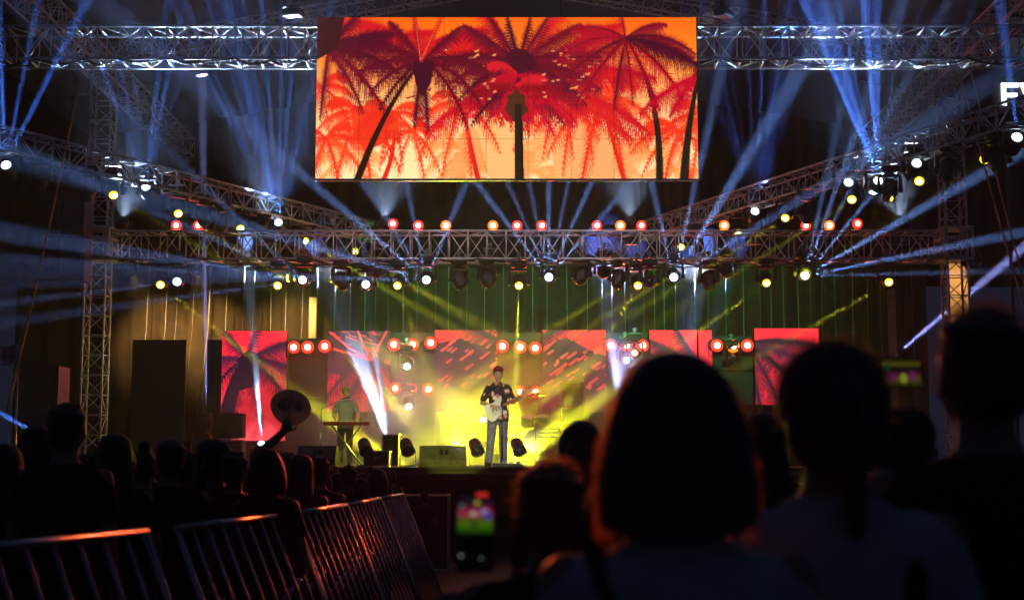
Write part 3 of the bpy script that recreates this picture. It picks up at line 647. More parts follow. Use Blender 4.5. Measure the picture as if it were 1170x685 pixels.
# --- floor lights sending beams up
def floor_head(px, py, Y, targets, col, power, ang, label, key='white'):
    L = at(px, py, Y); L.z = max(L.z, STAGE_Z + .55); r = moving_head(L, L + V((.15, -.6, 1)), key, label, 'moving heads standing on the stage floor', True)
    fan(r, L, Y, targets, col, power, ang); return r
floor_head(299, 505, 32.4, [(289, 380, 35.2, 1.0, 3.6)], (.50, .68, 1), 1050, 3.4, 'white moving head on the stage floor by the left cabinet')
floor_head(444, 505, 32.2, [(393, 380, 35.2, 1, 4.4), (425, 380, 35.2, .4, 3.5), (405, 380, 35.2, .35, 7)], (.40, .56, 1), 640, 5, 'white moving head on the stage floor right of the keyboard')
floor_head(775, 505, 32.2, [(791, 380, 35.2, 1, 5), (812, 380, 35.2, .3, 5), (783, 380, 35.2, .35, 8)], (.28, .42, 1), 740, 5, 'blue white moving head on the floor behind the bobbed hair')
floor_head(716, 505, 32.2, [(697, 380, 35.2, .8, 6), (722, 380, 35.2, .35, 5), (704, 380, 35.2, .3, 9)], VIO, 620, 6, 'violet moving head on the floor right of the green loudspeaker')
floor_head(552, 478, 33.5, [(470, 464, 33, 1, 34), (430, 470, 32.5, .8, 22), (480, 435, 33, .5, 40)], (1, .88, .18), 560, 30, 'bright yellow white moving head low behind the guitarist')
floor_head(605, 512, 34.2, [(560, 485, 31.0, 1, 75)], YEL, 860, 100, 'yellow wash light on the floor behind the drums', 'yellow')
floor_head(520, 512, 34.2, [(575, 480, 31.0, 1, 75)], YEL, 780, 100, 'yellow wash light on the floor left of the drums', 'yellow')
floor_head(655, 512, 35, [(610, 480, 32, 1, 70)], YEL, 520, 90, 'yellow wash light behind the green loudspeaker', 'yellow')
# washes on the top truss aimed back at the stage, and fill lamps added on the middle truss to brighten the top truss
for i, (px, tx, kk) in enumerate(((338, 420, .8), (820, 600, 1.0))):
    L = at(px, 6, 25.0); r = moving_head(L, at(tx, 470, 28), 'dead', f'dark wash head standing on the top truss {("left", "right")[i]} of the big screen', 'wash heads on the top truss', True)
    lamp('SPOT', L, at(tx, 490, 28) - L, (1, .86, .34), 1300 * kk, 34, 1, r); lamp('SPOT', L, at(585, 330, 31) - L, (1, .74, .78), 520, 90, 1, r)
# unseen spots added behind the camera to light the performers from the front
for i, (x, tg, cl, pw, an) in enumerate(((1.5, V((at(569, 480, 25.4).x, 25.4, 2.5)), (1, .90, .62), 64000, 3.4), (-2.5, V((at(394, 480, 30.6).x, 30.6, 2.45)), (1, .95, .32), 64000, 2.4), (0.5, V((at(520, 505, 25).x, 25, 2.05)), (.95, .95, .10), 34000, 2.6))):
    L = V((x, -15, 8.4)); r = moving_head(L, tg, 'warm', f'added front light behind the audience, {ordinal(i)} of three', 'added front lights behind the audience', True, 'added_front_spot')
    b = MB(); b.tube((0, 0, .1), (0, 0, -r.location.z), .05); b.box((0, 0, -r.location.z + .03), (1, 1, .05)); b.build('stand', M['black_paint'], r); lamp('SPOT', L, tg - L, cl, pw, an, .5, r)
for i, px in enumerate((140, 300, 440, 720, 860, 1030)):  # fill lamps added so the top truss shows bright
    L = at(px, 250, 30.5); r = moving_head(L, at(px * .9 + 58, 52, 24.3), 'dead', f'added fill light on top of the middle truss, {ordinal(i)} of six from the left', 'added fill lights on the middle truss', True)
    lamp('SPOT', L, at(px * .9 + 58, 50, 24.3) - L, (.50, .66, 1), 9000, 42, 1, r)
# red lamps added to edge the barriers and the bobbed hair with light
L = at(741, 322, 29.4); tg = V((-1.38, 7.4, .75)); r = moving_head(L, tg, 'dead', 'added red lamp under the middle truss aimed at the crowd barriers', None); lamp('SPOT', L, tg - L, (1, .09, .02), 11000, 5, 1, r, .06)
L = wing_point(-1, 335) + V((0, -.2, -.8)); tg = V((.13, 2.2, 1.56)); r = moving_head(L, tg, 'dead', 'added red rim light under the left wing truss aimed at the bobbed hair', None); lamp('SPOT', L, tg - L, (1, .13, .03), 21000, 1.6, 1, r, .05)
L = at(725, 403, 35.3); r = moving_head(L, L + V((-.1, -1, -.05)), 'orange', 'glaring red orange head on the board right of the green loudspeaker', None); lamp('SPOT', L, (-.1, -1, .3), (1, .08, .02), 160, 150, 1, r, .06)
# side lights at the edges of the picture
for (px, py, Y, tg, lb, pw) in ((46, 497, 20, [(-30, 455, 20)], 'blue beam lamp among the far left crowd', 2600), (1141, 468, 18, [(1175, 412, 18)], 'blue beam lamp at the far right edge', 2200), (1020, 408, 33, [(1075, 362, 33, 1, 4)], 'violet beam lamp low at the right of the backdrop', 5000), (236, 470, 34, [(234, 320, 34, 1, 2)], 'violet beam lamp between the black flats', 5000)):
    L = at(px, py, Y); r = moving_head(L, at(tg[0][0], tg[0][1], tg[0][2]), 'dead', lb, None, True)
    b = MB(); hgt = r.location.z - (STAGE_Z if Y > 24 else 0) + .1
    b.tube((0, 0, .1), (0, 0, -hgt), .03); b.box((0, 0, -hgt + .02), (.5, .5, .03)); b.build('stand', M['black_paint'], r)
    fan(r, L, Y, tg, BLUE if Y < 25 else VIO, pw, 3.2)
# green wash on the cords and warm wash on the cloth, from heads on the middle truss
for i, px in enumerate((430, 560, 690, 830)):
    L = at(px, 312, 31); r = moving_head(L, at(px, 350, 36.9), 'dead', f'back facing green wash head, {ordinal(i)} of four behind the middle truss', 'green wash heads behind the middle truss')
    fan(r, L, 31, [(px, 355, 36.9)], (.05, 1, .25), 210, 70, 1)
for i, (px, tx) in enumerate(((225, 240), (150, 180), (345, 330))):
    L = at(px, 311, 34.5); r = moving_head(L, at(tx, 350, 37.4), 'warm' if i == 0 else 'dead', f'warm wash head aimed at the brown backdrop on the left, {ordinal(i)} of three', 'warm wash heads on the left')
    fan(r, L, 34.5, [(tx, 385, 37.4)], (1, .60, .20), 640, 46, 1)
# ------------------------------------------------------------------ people
def strand_mat(name, col, rough=.5, sheen=.3):
    m = mat(name, col, rough, 0, .35, 8, 0); nt = m.node_tree; b = nt.nodes['Principled BSDF']; b.inputs['Sheen Weight'].default_value = .8; b.inputs['Sheen Roughness'].default_value = .35; b.inputs['Sheen Tint'].default_value = (.6, .4, .3, 1)
    tc = nt.nodes.new('ShaderNodeTexCoord'); mp = nt.nodes.new('ShaderNodeMapping'); mp.inputs['Scale'].default_value = (160, 160, 6)
    no = nt.nodes.new('ShaderNodeTexNoise'); no.inputs['Scale'].default_value = 1; no.inputs['Detail'].default_value = 3
    bp = nt.nodes.new('ShaderNodeBump'); bp.inputs['Strength'].default_value = .6; bp.inputs['Distance'].default_value = .006
    nt.links.new(tc.outputs['Object'], mp.inputs['Vector']); nt.links.new(mp.outputs['Vector'], no.inputs['Vector'])
    nt.links.new(no.outputs['Fac'], bp.inputs['Height']); nt.links.new(bp.outputs['Normal'], b.inputs['Normal']); return m
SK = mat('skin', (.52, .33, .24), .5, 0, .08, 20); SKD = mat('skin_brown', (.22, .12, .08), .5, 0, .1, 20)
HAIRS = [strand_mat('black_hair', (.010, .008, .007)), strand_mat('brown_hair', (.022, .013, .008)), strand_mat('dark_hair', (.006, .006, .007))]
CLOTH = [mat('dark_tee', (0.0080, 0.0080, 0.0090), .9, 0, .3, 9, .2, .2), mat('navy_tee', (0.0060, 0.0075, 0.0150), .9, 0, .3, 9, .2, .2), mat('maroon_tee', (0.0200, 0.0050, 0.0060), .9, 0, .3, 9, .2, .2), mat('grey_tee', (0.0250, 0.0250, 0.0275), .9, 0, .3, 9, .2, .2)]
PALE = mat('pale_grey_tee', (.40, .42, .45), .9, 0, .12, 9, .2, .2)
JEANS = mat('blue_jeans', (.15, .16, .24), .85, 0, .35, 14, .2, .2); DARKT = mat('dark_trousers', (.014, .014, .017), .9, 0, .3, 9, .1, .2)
SHOE = mat('dark_shoe', (.03, .03, .03), .5, 0, .2, 9)
def remesh(mb, name, m, vox, parent, it=4, fac=.5):
    me = mb.mesh('tmp', m); o = bpy.data.objects.new('tmp', me); COL.objects.link(o)
    r = o.modifiers.new('r', 'REMESH'); r.mode = 'VOXEL'; r.voxel_size = vox; r.use_smooth_shade = True
    s_ = o.modifiers.new('s', 'SMOOTH'); s_.factor = fac; s_.iterations = it
    dg = bpy.context.evaluated_depsgraph_get(); me2 = bpy.data.meshes.new_from_object(o.evaluated_get(dg)); me2.name = name
    bpy.data.objects.remove(o); bpy.data.meshes.remove(me)
    me2.materials.clear(); me2.materials.append(m)
    me2.polygons.foreach_set('use_smooth', [True] * len(me2.polygons))
    ob = bpy.data.objects.new(name, me2); COL.objects.link(ob); ob.parent = parent; return ob
TORSO = [(0, 0, .86, .10, .08), (0, 0, .90, .165, .115), (0, 0, .98, .165, .115), (0, .0, 1.08, .137, .10), (0, .005, 1.2, .15, .112), (0, .005, 1.3, .168, .12), (0, 0, 1.39, .172, .108), (0, -.005, 1.445, .145, .085), (0, -.01, 1.48, .085, .068), (0, -.01, 1.51, .056, .058)]
BOB = [(1.787, .02, .02), (1.777, .048, .052), (1.755, .0735, .078), (1.715, .0965, .098), (1.659, .116, .112), (1.59, .129, .118), (1.535, .130, .112), (1.512, .122, .104), (1.50, .108, .095), (1.494, .08, .07)]
def hand(b, wr, d, nrm, curl=.5, r=.0088, spread=.14, size=1.0):
    """palm, four fingers of different lengths bent at two knuckles, thumb off the side of the palm"""
    wr, d, nrm = V(wr), V(d).normalized(), V(nrm).normalized(); sd = d.cross(nrm).normalized(); nrm = sd.cross(d).normalized()
    qm = Matrix((sd, nrm, d)).transposed().to_quaternion()
    b.ell(wr + d * .045 * size, .040 * size, .018 * size, .055 * size, qm); b.capsule(wr, wr + d * .03, .027, .028, 10)
    for k, L in zip((-1.5, -.5, .5, 1.5), (.066, .080, .075, .058)):
        L *= size; p = wr + d * .085 * size + sd * .021 * k * size; dd = (d + sd * k * spread * .5).normalized()
        a1, a2, a3 = curl * .7, curl * 1.5, curl * 2.1
        for a, f, rr in ((a1, .45, r), (a2, .32, r * .93), (a3, .23, r * .85)):
            q2 = p + (dd * math.cos(a) + nrm * math.sin(a)) * L * f; b.capsule(p, q2, rr, rr * .95, 8); p = q2
    p = wr + d * .025 * size - sd * .034 * size; q2 = p + (d * .55 - sd * .65 + nrm * .45).normalized() * .042 * size; b.capsule(p, q2, r * 1.25, r * 1.1, 8)
    q3 = q2 + (d * .8 - sd * .15 + nrm * .5).normalized() * .034 * size; b.capsule(q2, q3, r * 1.1, r * .95, 8)
def person(name='person', arms=None, legs=None, hair='short', shirt=None, trousers=None, skin=None, hairm=None, sleeve=.55, vox=.015, head_turn=(0, 0), face=False, width=1.0, hem=.84, lean=0, extra=None, headx=1.0):
    """standing figure 1.75 m tall facing +Y, feet at the origin"""
    root = empty(name); skin = skin or SKD; shirt = shirt or CLOTH[0]; trousers = trousers or DARKT; hairm = hairm or HAIRS[0]
    arms = arms or {}; SH = {1: V((.185 * width, -.005, 1.415)), -1: V((-.185 * width, -.005, 1.415))}
    dfl = {1: (V((.235, -.03, 1.14)), V((.235, .06, .90)), (0, .25, -1), (-1, 0, 0), .45), -1: (V((-.235, -.03, 1.14)), V((-.235, .06, .90)), (0, .25, -1), (1, 0, 0), .45)}
    A = {s: arms.get(s, dfl[s]) for s in (1, -1)}
    HIP = {s: V((.09 * s, 0, .90)) for s in (1, -1)}
    Ld = legs or {s: (V((.10 * s, .02, .48)), V((.105 * s, -.01, .085)), V((.02 * s, 1, 0))) for s in (1, -1)}
    b = MB(); b.loft([(x, y, z, rx * width, ry) for x, y, z, rx, ry in TORSO])
    hq = Quaternion((0, 0, 1), head_turn[0]) @ Quaternion((1, 0, 0), head_turn[1]); hp = V((0, -.005, 1.53))
    def H(v): return hp + hq @ (V(v) - hp)
    b.capsule((0, -.012, 1.47), H((0, .0, 1.58)), .060, .054)
    b.ell(H((0, .008, 1.655)), .078, .098, .108, hq); b.ell(H((0, .048, 1.592)), .054, .056, .062, hq); b.capsule(H((0, .05, 1.56)), H((0, .082, 1.553)), .03, .022, 10)
    b.capsule(H((0, .098, 1.665)), H((0, .117, 1.622)), .011, .016, 8)
    for s in (-1, 1):
        b.ell(H((.080 * s, -.005, 1.64)), .012, .024, .034, hq); b.ell(H((.035 * s, .082, 1.672)), .022, .014, .008, hq)
        b.ell(H((.045 * s, .072, 1.62)), .024, .02, .024, hq)
    b.capsule(H((-.02, .094, 1.588)), H((.02, .094, 1.588)), .009, .009, 8)
    for s in (1, -1):
        el, wr, hd, nm, cu = A[s]; b.capsule(SH[s] - V((.03 * s, 0, .01)), SH[s], .058, .054); b.capsule(SH[s], el, .052, .041); b.capsule(el, wr, .041, .027); hand(b, wr, hd, nm, cu)
        kn, an, fd = Ld[s]; b.capsule(HIP[s], kn, .080, .056); b.capsule(kn, an, .056, .038)
        b.capsule(an - V((0, 0, .04)), an + V(fd).normalized() * .15 - V((0, 0, .055)), .036, .028)
    body = remesh(b, 'body', skin, vox, root, 3)
    # shirt
    t = MB(); g_ = .016
    t.loft([(0, 0, hem, .172 * width + g_, .122 + g_), (0, 0, .93, .168 * width + g_, .12 + g_)] + [(x, y, z, rx * width + g_, ry + g_) for x, y, z, rx, ry in TORSO[3:8]] + [(0, -.008, 1.482, .098 * width, .08), (0, -.008, 1.497, .07, .066)], 24)
    for s in (1, -1):
        el, wr = A[s][0], A[s][1]; t.capsule(SH[s] - V((.05 * s, 0, .006)), SH[s] - V((.012 * s, 0, .010)), .064, .062)
        if sleeve <= 1: t.capsule(SH[s] - V((.012 * s, 0, .010)), SH[s].lerp(el, sleeve), .062, .062 if sleeve < .9 else .056)
        else: t.capsule(SH[s], el, .067, .056); t.capsule(el, el.lerp(wr, sleeve - 1), .055, .042)
    remesh(t, 'shirt', shirt, vox, root, 3)
    t = MB(); t.loft([(0, 0, .83, .13, .1), (0, 0, .88, .176, .126), (0, 0, .97, .172, .124), (0, 0, 1.0, .16, .115)], 20)
    for s in (1, -1):
        kn, an, fd = Ld[s]; t.capsule(HIP[s], kn, .093, .074); t.capsule(kn, an + V((0, 0, .01)), .074, .064)
    remesh(t, 'trousers', trousers, vox * 1.2, root, 3)
    for s in (1, -1):
        kn, an, fd = Ld[s]; t = MB(); f2 = V(fd).normalized(); q_ = V(f2).to_track_quat('Y', 'Z')
        t.ell(an + f2 * .065 - V((0, 0, .040)), .048, .135, .048, q_); t.box(an + f2 * .065 - V((0, 0, .074)), (.085, .26, .022), q_, 0, .01); t.build('shoe', SHOE, root, True)
    # hair
    t = MB()
    if hair in ('short', 'fade', 'cap'):
        t.ell(H((0, -.010, 1.672)), .088, .102, .105, hq); t.ell(H((0, -.045, 1.62)), .078, .065, .07, hq)
        for k in range(26):
            a = k * 2.4; e = .3 + .65 * ((k * .618) % 1); p = V((math.cos(a) * math.cos(e) * .082, -.012 + math.sin(a) * math.cos(e) * .095, 1.675 + .1 * math.sin(e)))
            t.ell(H(p), .018, .018, .016)
    elif hair == 'bob':
        rows = BOB
        t.loft([(H((0, 0, z)).x, -.018, z, rx * headx, ry) for z, rx, ry in reversed(rows)], 28)
    elif hair == 'long':
        rows = [(1.775, .02, .02), (1.765, .055, .06), (1.735, .085, .092), (1.68, .096, .106), (1.6, .098, .10), (1.52, .108, .085), (1.44, .118, .07), (1.36, .11, .06), (1.27, .085, .045), (1.22, .04, .025)]
        t.loft([(0, -.025 - (.05 if z < 1.5 else 0) * (1.5 - z) / .3 - (.03 if z < 1.56 else 0), z, rx, ry) for z, rx, ry in reversed(rows)], 26)
    elif hair == 'tied':
        t.ell(H((0, -.010, 1.672)), .088 * headx, .103, .105, hq); t.ell(H((0, -.045, 1.61)), .080 * headx, .066, .085, hq)
        t.ell(H((0, -.118, 1.66)), .04, .035, .045); t.capsule(H((0, -.13, 1.65)), H((.01, -.125, 1.44)), .036, .018)
    elif hair == 'bun':
        t.ell(H((0, -.010, 1.675)), .086, .103, .102, hq); t.ell(H((0, -.05, 1.62)), .078, .062, .075, hq); t.ell(H((0, -.05, 1.795)), .05, .05, .045)
    remesh(t, 'hair', hairm, vox * .8, root, 2)
    if hair == 'cap' and extra:
        t = MB(); t.ell(H((0, -.008, 1.715)), .092, .106, .080, hq); t.ell(H((0, -.012, 1.705)), .093, .106, .04, hq)
        o = H((0, .105, 1.722)); t.ell(o, .075, .075, .010, hq @ Quaternion((1, 0, 0), -.1)); remesh(t, 'cap', extra, .008, root, 2)
    if face:
        dark = mat('eye_dark', (.02, .015, .012), .2); lipm = mat('lips', (.30, .10, .08), .5)
        for s in (-1, 1):
            t = MB(); t.ell(H((.034 * s, .090, 1.657)), .013, .008, .007, hq); t.build('eye', dark, root, True)
            t = MB(); t.capsule(H((.018 * s, .098, 1.682)), H((.052 * s, .088, 1.680)), .005, .004, 6); t.build('eyebrow', HAIRS[0], root, True)
        t = MB(); t.ell(H((0, .101, 1.588)), .022, .006, .008, hq); t.build('mouth', lipm, root, True)
    return root
def stand(root, x, y, h, rz=0, z=0): root.location = (x, y, z); root.rotation_euler = (0, 0, rz); root.scale = (h / 1.75,) * 3; return root
def head_at(px, top, Y, rz=0, root=None):
    p = at(px, top, Y); return stand(root, p.x, Y, p.z * 1.75 / 1.78, rz)

# ---- guitarist
FLOR = bpy.data.materials.new('floral_shirt'); FLOR.use_nodes = True; nt = FLOR.node_tree; b_ = nt.nodes['Principled BSDF']
tc = nt.nodes.new('ShaderNodeTexCoord'); no = nt.nodes.new('ShaderNodeTexNoise'); no.inputs['Scale'].default_value = 9; mx = nt.nodes.new('ShaderNodeVectorMath'); mx.operation = 'MULTIPLY_ADD'
mx.inputs[1].default_value = (.07, .07, .07); vo = nt.nodes.new('ShaderNodeTexVoronoi'); vo.inputs['Scale'].default_value = 7.0
rp = nt.nodes.new('ShaderNodeValToRGB'); rp.color_ramp.interpolation = 'CONSTANT'
for i, (p_, c_) in enumerate(((0, (.85, .80, .72, 1)), (.26, (.70, .22, .16, 1)), (.36, (.06, .06, .05, 1)), (.44, (.018, .018, .022, 1)))):
    e_ = rp.color_ramp.elements[i] if i < 2 else rp.color_ramp.elements.new(p_); e_.position = p_; e_.color = c_
nt.links.new(tc.outputs['Object'], no.inputs['Vector']); nt.links.new(no.outputs['Color'], mx.inputs[0]); nt.links.new(tc.outputs['Object'], mx.inputs[2])
nt.links.new(mx.outputs['Vector'], vo.inputs['Vector']); nt.links.new(vo.outputs['Distance'], rp.inputs['Fac']); nt.links.new(rp.outputs['Color'], b_.inputs['Base Color']); b_.inputs['Roughness'].default_value = .8
GX, GY = at(569, 530, 25.4).x, 25.4
legs = {1: (V((.13, .03, .48)), V((.165, .0, .085)), V((.25, 1, 0))), -1: (V((-.09, .05, .48)), V((-.10, .02, .085)), V((-.2, 1, 0)))}
gt = person(arms={1: (V((.285, -.02, 1.13)), V((.10, .20, 1.065)), (-1, .15, -.25), (0, -1, -.2), .8), -1: (V((-.27, .09, 1.14)), V((-.415, .265, 1.235)), (-.35, .1, .9), (.5, -.8, 0), 1.1)},
            legs=legs, hair='short', shirt=FLOR, trousers=JEANS, skin=SK, hairm=strand_mat('dark_red_hair', (.10, .012, .012)), sleeve=.75, vox=.010, face=True, head_turn=(.0, -.12), hem=.80)
t = MB(); t.ell((0, -.012, 1.715), .097, .112, .082); t.ell((0, .10, 1.708), .075, .075, .011, Quaternion((1, 0, 0), -.25)); remesh(t, 'cap', mat('dark_red_cap', (.22, .014, .025), .8), .008, gt, 2)
stand(gt, GX, GY, 1.75, math.pi, STAGE_Z)
tag(gt, 'guitarist in dark red cap, floral short sleeved shirt and blue jeans playing at centre stage', 'person')
# guitar (held, so a thing of its own), in the guitarist's own frame
gu = empty('electric_guitar', (GX, GY, STAGE_Z), math.pi)
ax = (V((-.46, .235, 1.275)) - V((.03, .19, 1.005))).normalized(); up_ = V((0, 1, .1)); sdv = ax.cross(up_).normalized(); nv = sdv.cross(ax).normalized()
def gpt(u, v, w_): return V((.03, .185, 1.01)) + ax * u + sdv * v + nv * w_
out = [(-.20, .03), (-.21, .10), (-.17, .155), (-.10, .165), (-.03, .135), (.03, .13), (.09, .155), (.14, .15), (.15, .11), (.11, .075), (.09, .03), (.10, -.03), (.13, -.07), (.19, -.11), (.21, -.15), (.17, -.175), (.09, -.15), (.02, -.13), (-.05, -.14), (-.12, -.16), (-.18, -.13), (-.21, -.06)]
b = MB(); n = len(out)
b.add([gpt(u, v, -.02) for u, v in out] + [gpt(u, v, .02) for u, v in out], [(i, (i + 1) % n, n + (i + 1) % n, n + i) for i in range(n)] + [tuple(range(n - 1, -1, -1)), tuple(range(n, 2 * n))]); b.build('guitar_body', mat('white_lacquer', (.78, .76, .70), .2, 0, .05), gu)
pg = [(-.12, .09), (-.02, .10), (.10, .06), (.10, -.03), (.02, -.09), (-.08, -.10), (-.10, -.03)]; n = len(pg)
b = MB(); b.add([gpt(u, v, .0205) for u, v in pg] + [gpt(u, v, .024) for u, v in pg], [(i, (i + 1) % n, n + (i + 1) % n, n + i) for i in range(n)] + [tuple(range(n)), tuple(range(n, 2 * n))]); b.build('pickguard', mat('cream_pickguard', (.62, .60, .55), .3), gu)
for u in (-.06, .0, .06): b = MB(); b.tube(gpt(u, -.036, .028), gpt(u, .036, .028), .008); b.build('pickup', M['black'], gu)
b = MB(); b.tube(gpt(.09, 0, .022), gpt(.545, 0, .022), .023, .020, 10); b.build('neck', mat('maple_neck', (.42, .20, .09), .35), gu, True)
b = MB(); hs = [(.54, -.02), (.58, -.05), (.68, -.045), (.72, -.01), (.69, .02), (.54, .022)]; n = len(hs)
b.add([gpt(u, v, .008) for u, v in hs] + [gpt(u, v, .022) for u, v in hs], [(i, (i + 1) % n, n + (i + 1) % n, n + i) for i in range(n)] + [tuple(range(n - 1, -1, -1)), tuple(range(n, 2 * n))])
for k in range(6): b.tube(gpt(.56 + k * .024, -.05, .015), gpt(.56 + k * .024, -.075, .015), .006)
b.build('headstock', mat('maple_head', (.50, .26, .12), .35), gu)
b = MB(); b.path([gpt(-.19, .0, 0), V((.13, .16, 1.2)), V((.12, .13, 1.40)), V((.08, .0, 1.50)), V((-.02, -.14, 1.38)), V((-.16, -.10, 1.2)), gpt(.2, -.13, 0)], .012); b.build('strap', M['black_matt'], gu)
tag(gu, 'white electric guitar with pale pickguard held by the guitarist', 'guitar')
# ---- keyboard player
KX, KY = at(394, 530, 30.6).x, 30.6
kp = person(arms={1: (V((.27, .02, 1.13)), V((.16, .27, .98)), (0, 1, -.35), (0, -.3, -1), .5), -1: (V((-.29, .03, 1.14)), V((-.28, .25, 1.0)), (.1, 1, -.3), (0, -.3, -1), .5)},
            hair='cap', shirt=mat('grey_green_tee', (.22, .23, .20), .9, 0, .15, 9), trousers=DARKT, skin=SK, sleeve=.7, vox=.011, face=True, head_turn=(.15, -.10), extra=mat('yellow_lit_cap', (.30, .30, .08), .8))  # yellow-green of the stage light is mixed into the cap colour
t = MB()
for s in (-1, 1): t.ell((.036 * s + .004, .100, 1.640), .025, .010, .018)
t.capsule((-.02, .11, 1.643), (.02, .11, 1.643), .004, .004); t.build('sunglasses', M['black'], kp, True)
stand(kp, KX, KY, 1.68, math.pi, STAGE_Z)
tag(kp, 'keyboard player in cap, sunglasses and grey tee standing behind a red keyboard', 'person')

# ---- crowd on the left, beyond the barrier
protos = {}
UPR = (V((.27, .12, 1.50)), V((.22, .20, 1.72)), (0, .1, 1), (0, 1, 0), .35)
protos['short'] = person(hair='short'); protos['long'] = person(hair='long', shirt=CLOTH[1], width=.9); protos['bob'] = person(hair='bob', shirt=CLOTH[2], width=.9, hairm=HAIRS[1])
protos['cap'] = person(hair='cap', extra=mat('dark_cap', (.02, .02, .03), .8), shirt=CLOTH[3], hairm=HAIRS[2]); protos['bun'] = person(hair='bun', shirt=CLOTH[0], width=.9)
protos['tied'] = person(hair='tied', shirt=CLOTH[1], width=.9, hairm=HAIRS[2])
used = set()
def crowd(kind, px, top, Y, label, group=None, rz=None):
    o = protos[kind] if kind not in used else copy_tree(protos[kind]); used.add(kind)
    head_at(px, top, Y, random.uniform(-.35, .35) if rz is None else rz, o); tag(o, label, 'person', group)
    for c in o.children:                                   # shirts differ: give the copy its own slot material
        if c.name.startswith('shirt'): c.material_slots[0].link = 'OBJECT'; c.material_slots[0].material = random.choice(CLOTH)
    return o
# big nearest silhouettes, each its own
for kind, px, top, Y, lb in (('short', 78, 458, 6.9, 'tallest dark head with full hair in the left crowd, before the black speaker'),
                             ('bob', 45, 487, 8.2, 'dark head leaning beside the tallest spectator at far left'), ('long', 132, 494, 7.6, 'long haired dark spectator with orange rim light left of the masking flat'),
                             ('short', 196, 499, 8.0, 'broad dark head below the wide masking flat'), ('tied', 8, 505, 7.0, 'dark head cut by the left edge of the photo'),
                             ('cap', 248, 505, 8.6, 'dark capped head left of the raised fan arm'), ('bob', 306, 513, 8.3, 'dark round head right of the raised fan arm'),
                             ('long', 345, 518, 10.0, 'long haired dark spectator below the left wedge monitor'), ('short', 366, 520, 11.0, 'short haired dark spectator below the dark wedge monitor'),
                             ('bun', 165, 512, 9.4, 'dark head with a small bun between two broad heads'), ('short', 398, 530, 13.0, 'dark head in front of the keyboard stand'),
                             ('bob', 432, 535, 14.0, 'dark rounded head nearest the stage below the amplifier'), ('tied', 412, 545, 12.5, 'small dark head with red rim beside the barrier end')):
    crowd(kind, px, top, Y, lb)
def fence_x(Y): return np.interp(Y, [4, 6.3, 8.3, 10.4, 12.4, 20], [-2.05, -1.62, -1.34, -1.22, -1.14, -1.1])
NM = {'short': 'short hair', 'long': 'long hair', 'bob': 'bobbed hair', 'cap': 'a cap', 'bun': 'a hair bun', 'tied': 'tied back hair'}
Y = 8.9
while Y < 21.5:
    xr = fence_x(Y) - .42; x = xr - random.uniform(0, .3); xl = -.37 * Y - .2
    while x > xl:
        px = CX + F * x / Y
        h = random.uniform(1.52, 1.70) if Y < 13 else random.uniform(1.44, 1.56)
        h *= random.choice((1, 1, 1, .97, 1.02)); h = min(h, 1.72)
        if px > 330: h = min(h, 1.53)
        if px > 395: h = min(h, 1.47)
        top = 530.5 - (h - EYE) * F / Y
        k = random.choice(['short', 'short', 'short', 'long', 'bob', 'cap', 'bun', 'tied'])
        crowd(k, px, top, Y + random.uniform(-.15, .15), f'dark silhouetted spectator with {NM[k]} in the packed crowd left of the barrier', 'spectators packed left of the barrier')
        x -= random.uniform(.50, .68) * (1 if Y < 14 else 1.15)
    Y += .82 if Y < 12 else 1.2
for (px, top, Yp, hh, side, lb) in ((402, 541, 15.0, 0, 1, 'dark spectator raising a hand with two fingers up before the stage'), (236, 516, 10.6, 0, -1, 'dark spectator with one hand up on the far side of the fan arm')):
    arm = {side: (V((.27 * side, .10, 1.50)), V((.20 * side, .17, 1.73)), (-.1 * side, .1, 1), (0, 1, 0), .4)}
    head_at(px, top, Yp, .1, tag(person(arms=arm, hair='short', hairm=HAIRS[1], shirt=CLOTH[2], vox=.012), lb, 'person'))
# person with the raised fan
fp = at(318, 492, 8.5); p0 = at(283, 512, 8.5)
h = 1.60; sx = h / 1.75; X0 = at(268, 515, 8.5).x
wl = V(((fp.x - X0) / sx, .22, fp.z / sx)); el = V(((p0.x - X0) / sx + .03, .12, (p0.z) / sx - .06))
fan_p = person(arms={1: (el, wl, (.45, .1, .9), (-.3, .9, 0), 1.25)}, hair='short', shirt=CLOTH[0], sleeve=.6, vox=.010)
stand(fan_p, X0, 8.5, h); tag(fan_p, 'dark spectator raising one arm to wave a round fan', 'person')
fc = at(332, 464, 8.62); hb = V((X0 + (wl.x + .04) * sx, 8.5 + .24 * sx, (wl.z + .09) * sx))
fr_ = empty('hand_fan', fc); axz = (fc - hb).normalized(); q_f = Matrix((axz.cross(V((0, -1, 0))).normalized(), V((0, -1, 0)), axz)).transposed().to_quaternion()
n = 36; shp = []
for i in range(n):
    a = 2 * math.pi * i / n; rx = .118 * (1 + .06 * math.cos(2 * a)); ry = .122 * (1 + .08 * math.sin(a)); shp.append((rx * math.cos(a), ry * math.sin(a)))
b = MB(); b.add([q_f @ V((x, -.002, z)) for x, z in shp] + [q_f @ V((x, .002, z)) for x, z in shp], [(i, (i + 1) % n, n + (i + 1) % n, n + i) for i in range(n)] + [tuple(range(n)), tuple(range(2 * n - 1, n - 1, -1))])
fm = mat('pale_fan_sheet', (.75, .72, .72), .6, 0, .1, 8); fnt = fm.node_tree; tl = fnt.nodes.new('ShaderNodeBsdfTranslucent'); tl.inputs['Color'].default_value = (.6, .57, .57, 1); ms = fnt.nodes.new('ShaderNodeMixShader')
ms.inputs['Fac'].default_value = .55; fnt.links.new(fnt.nodes['Principled BSDF'].outputs['BSDF'], ms.inputs[1]); fnt.links.new(tl.outputs['BSDF'], ms.inputs[2]); fnt.links.new(ms.outputs['Shader'], fnt.nodes['Material Output'].inputs['Surface'])
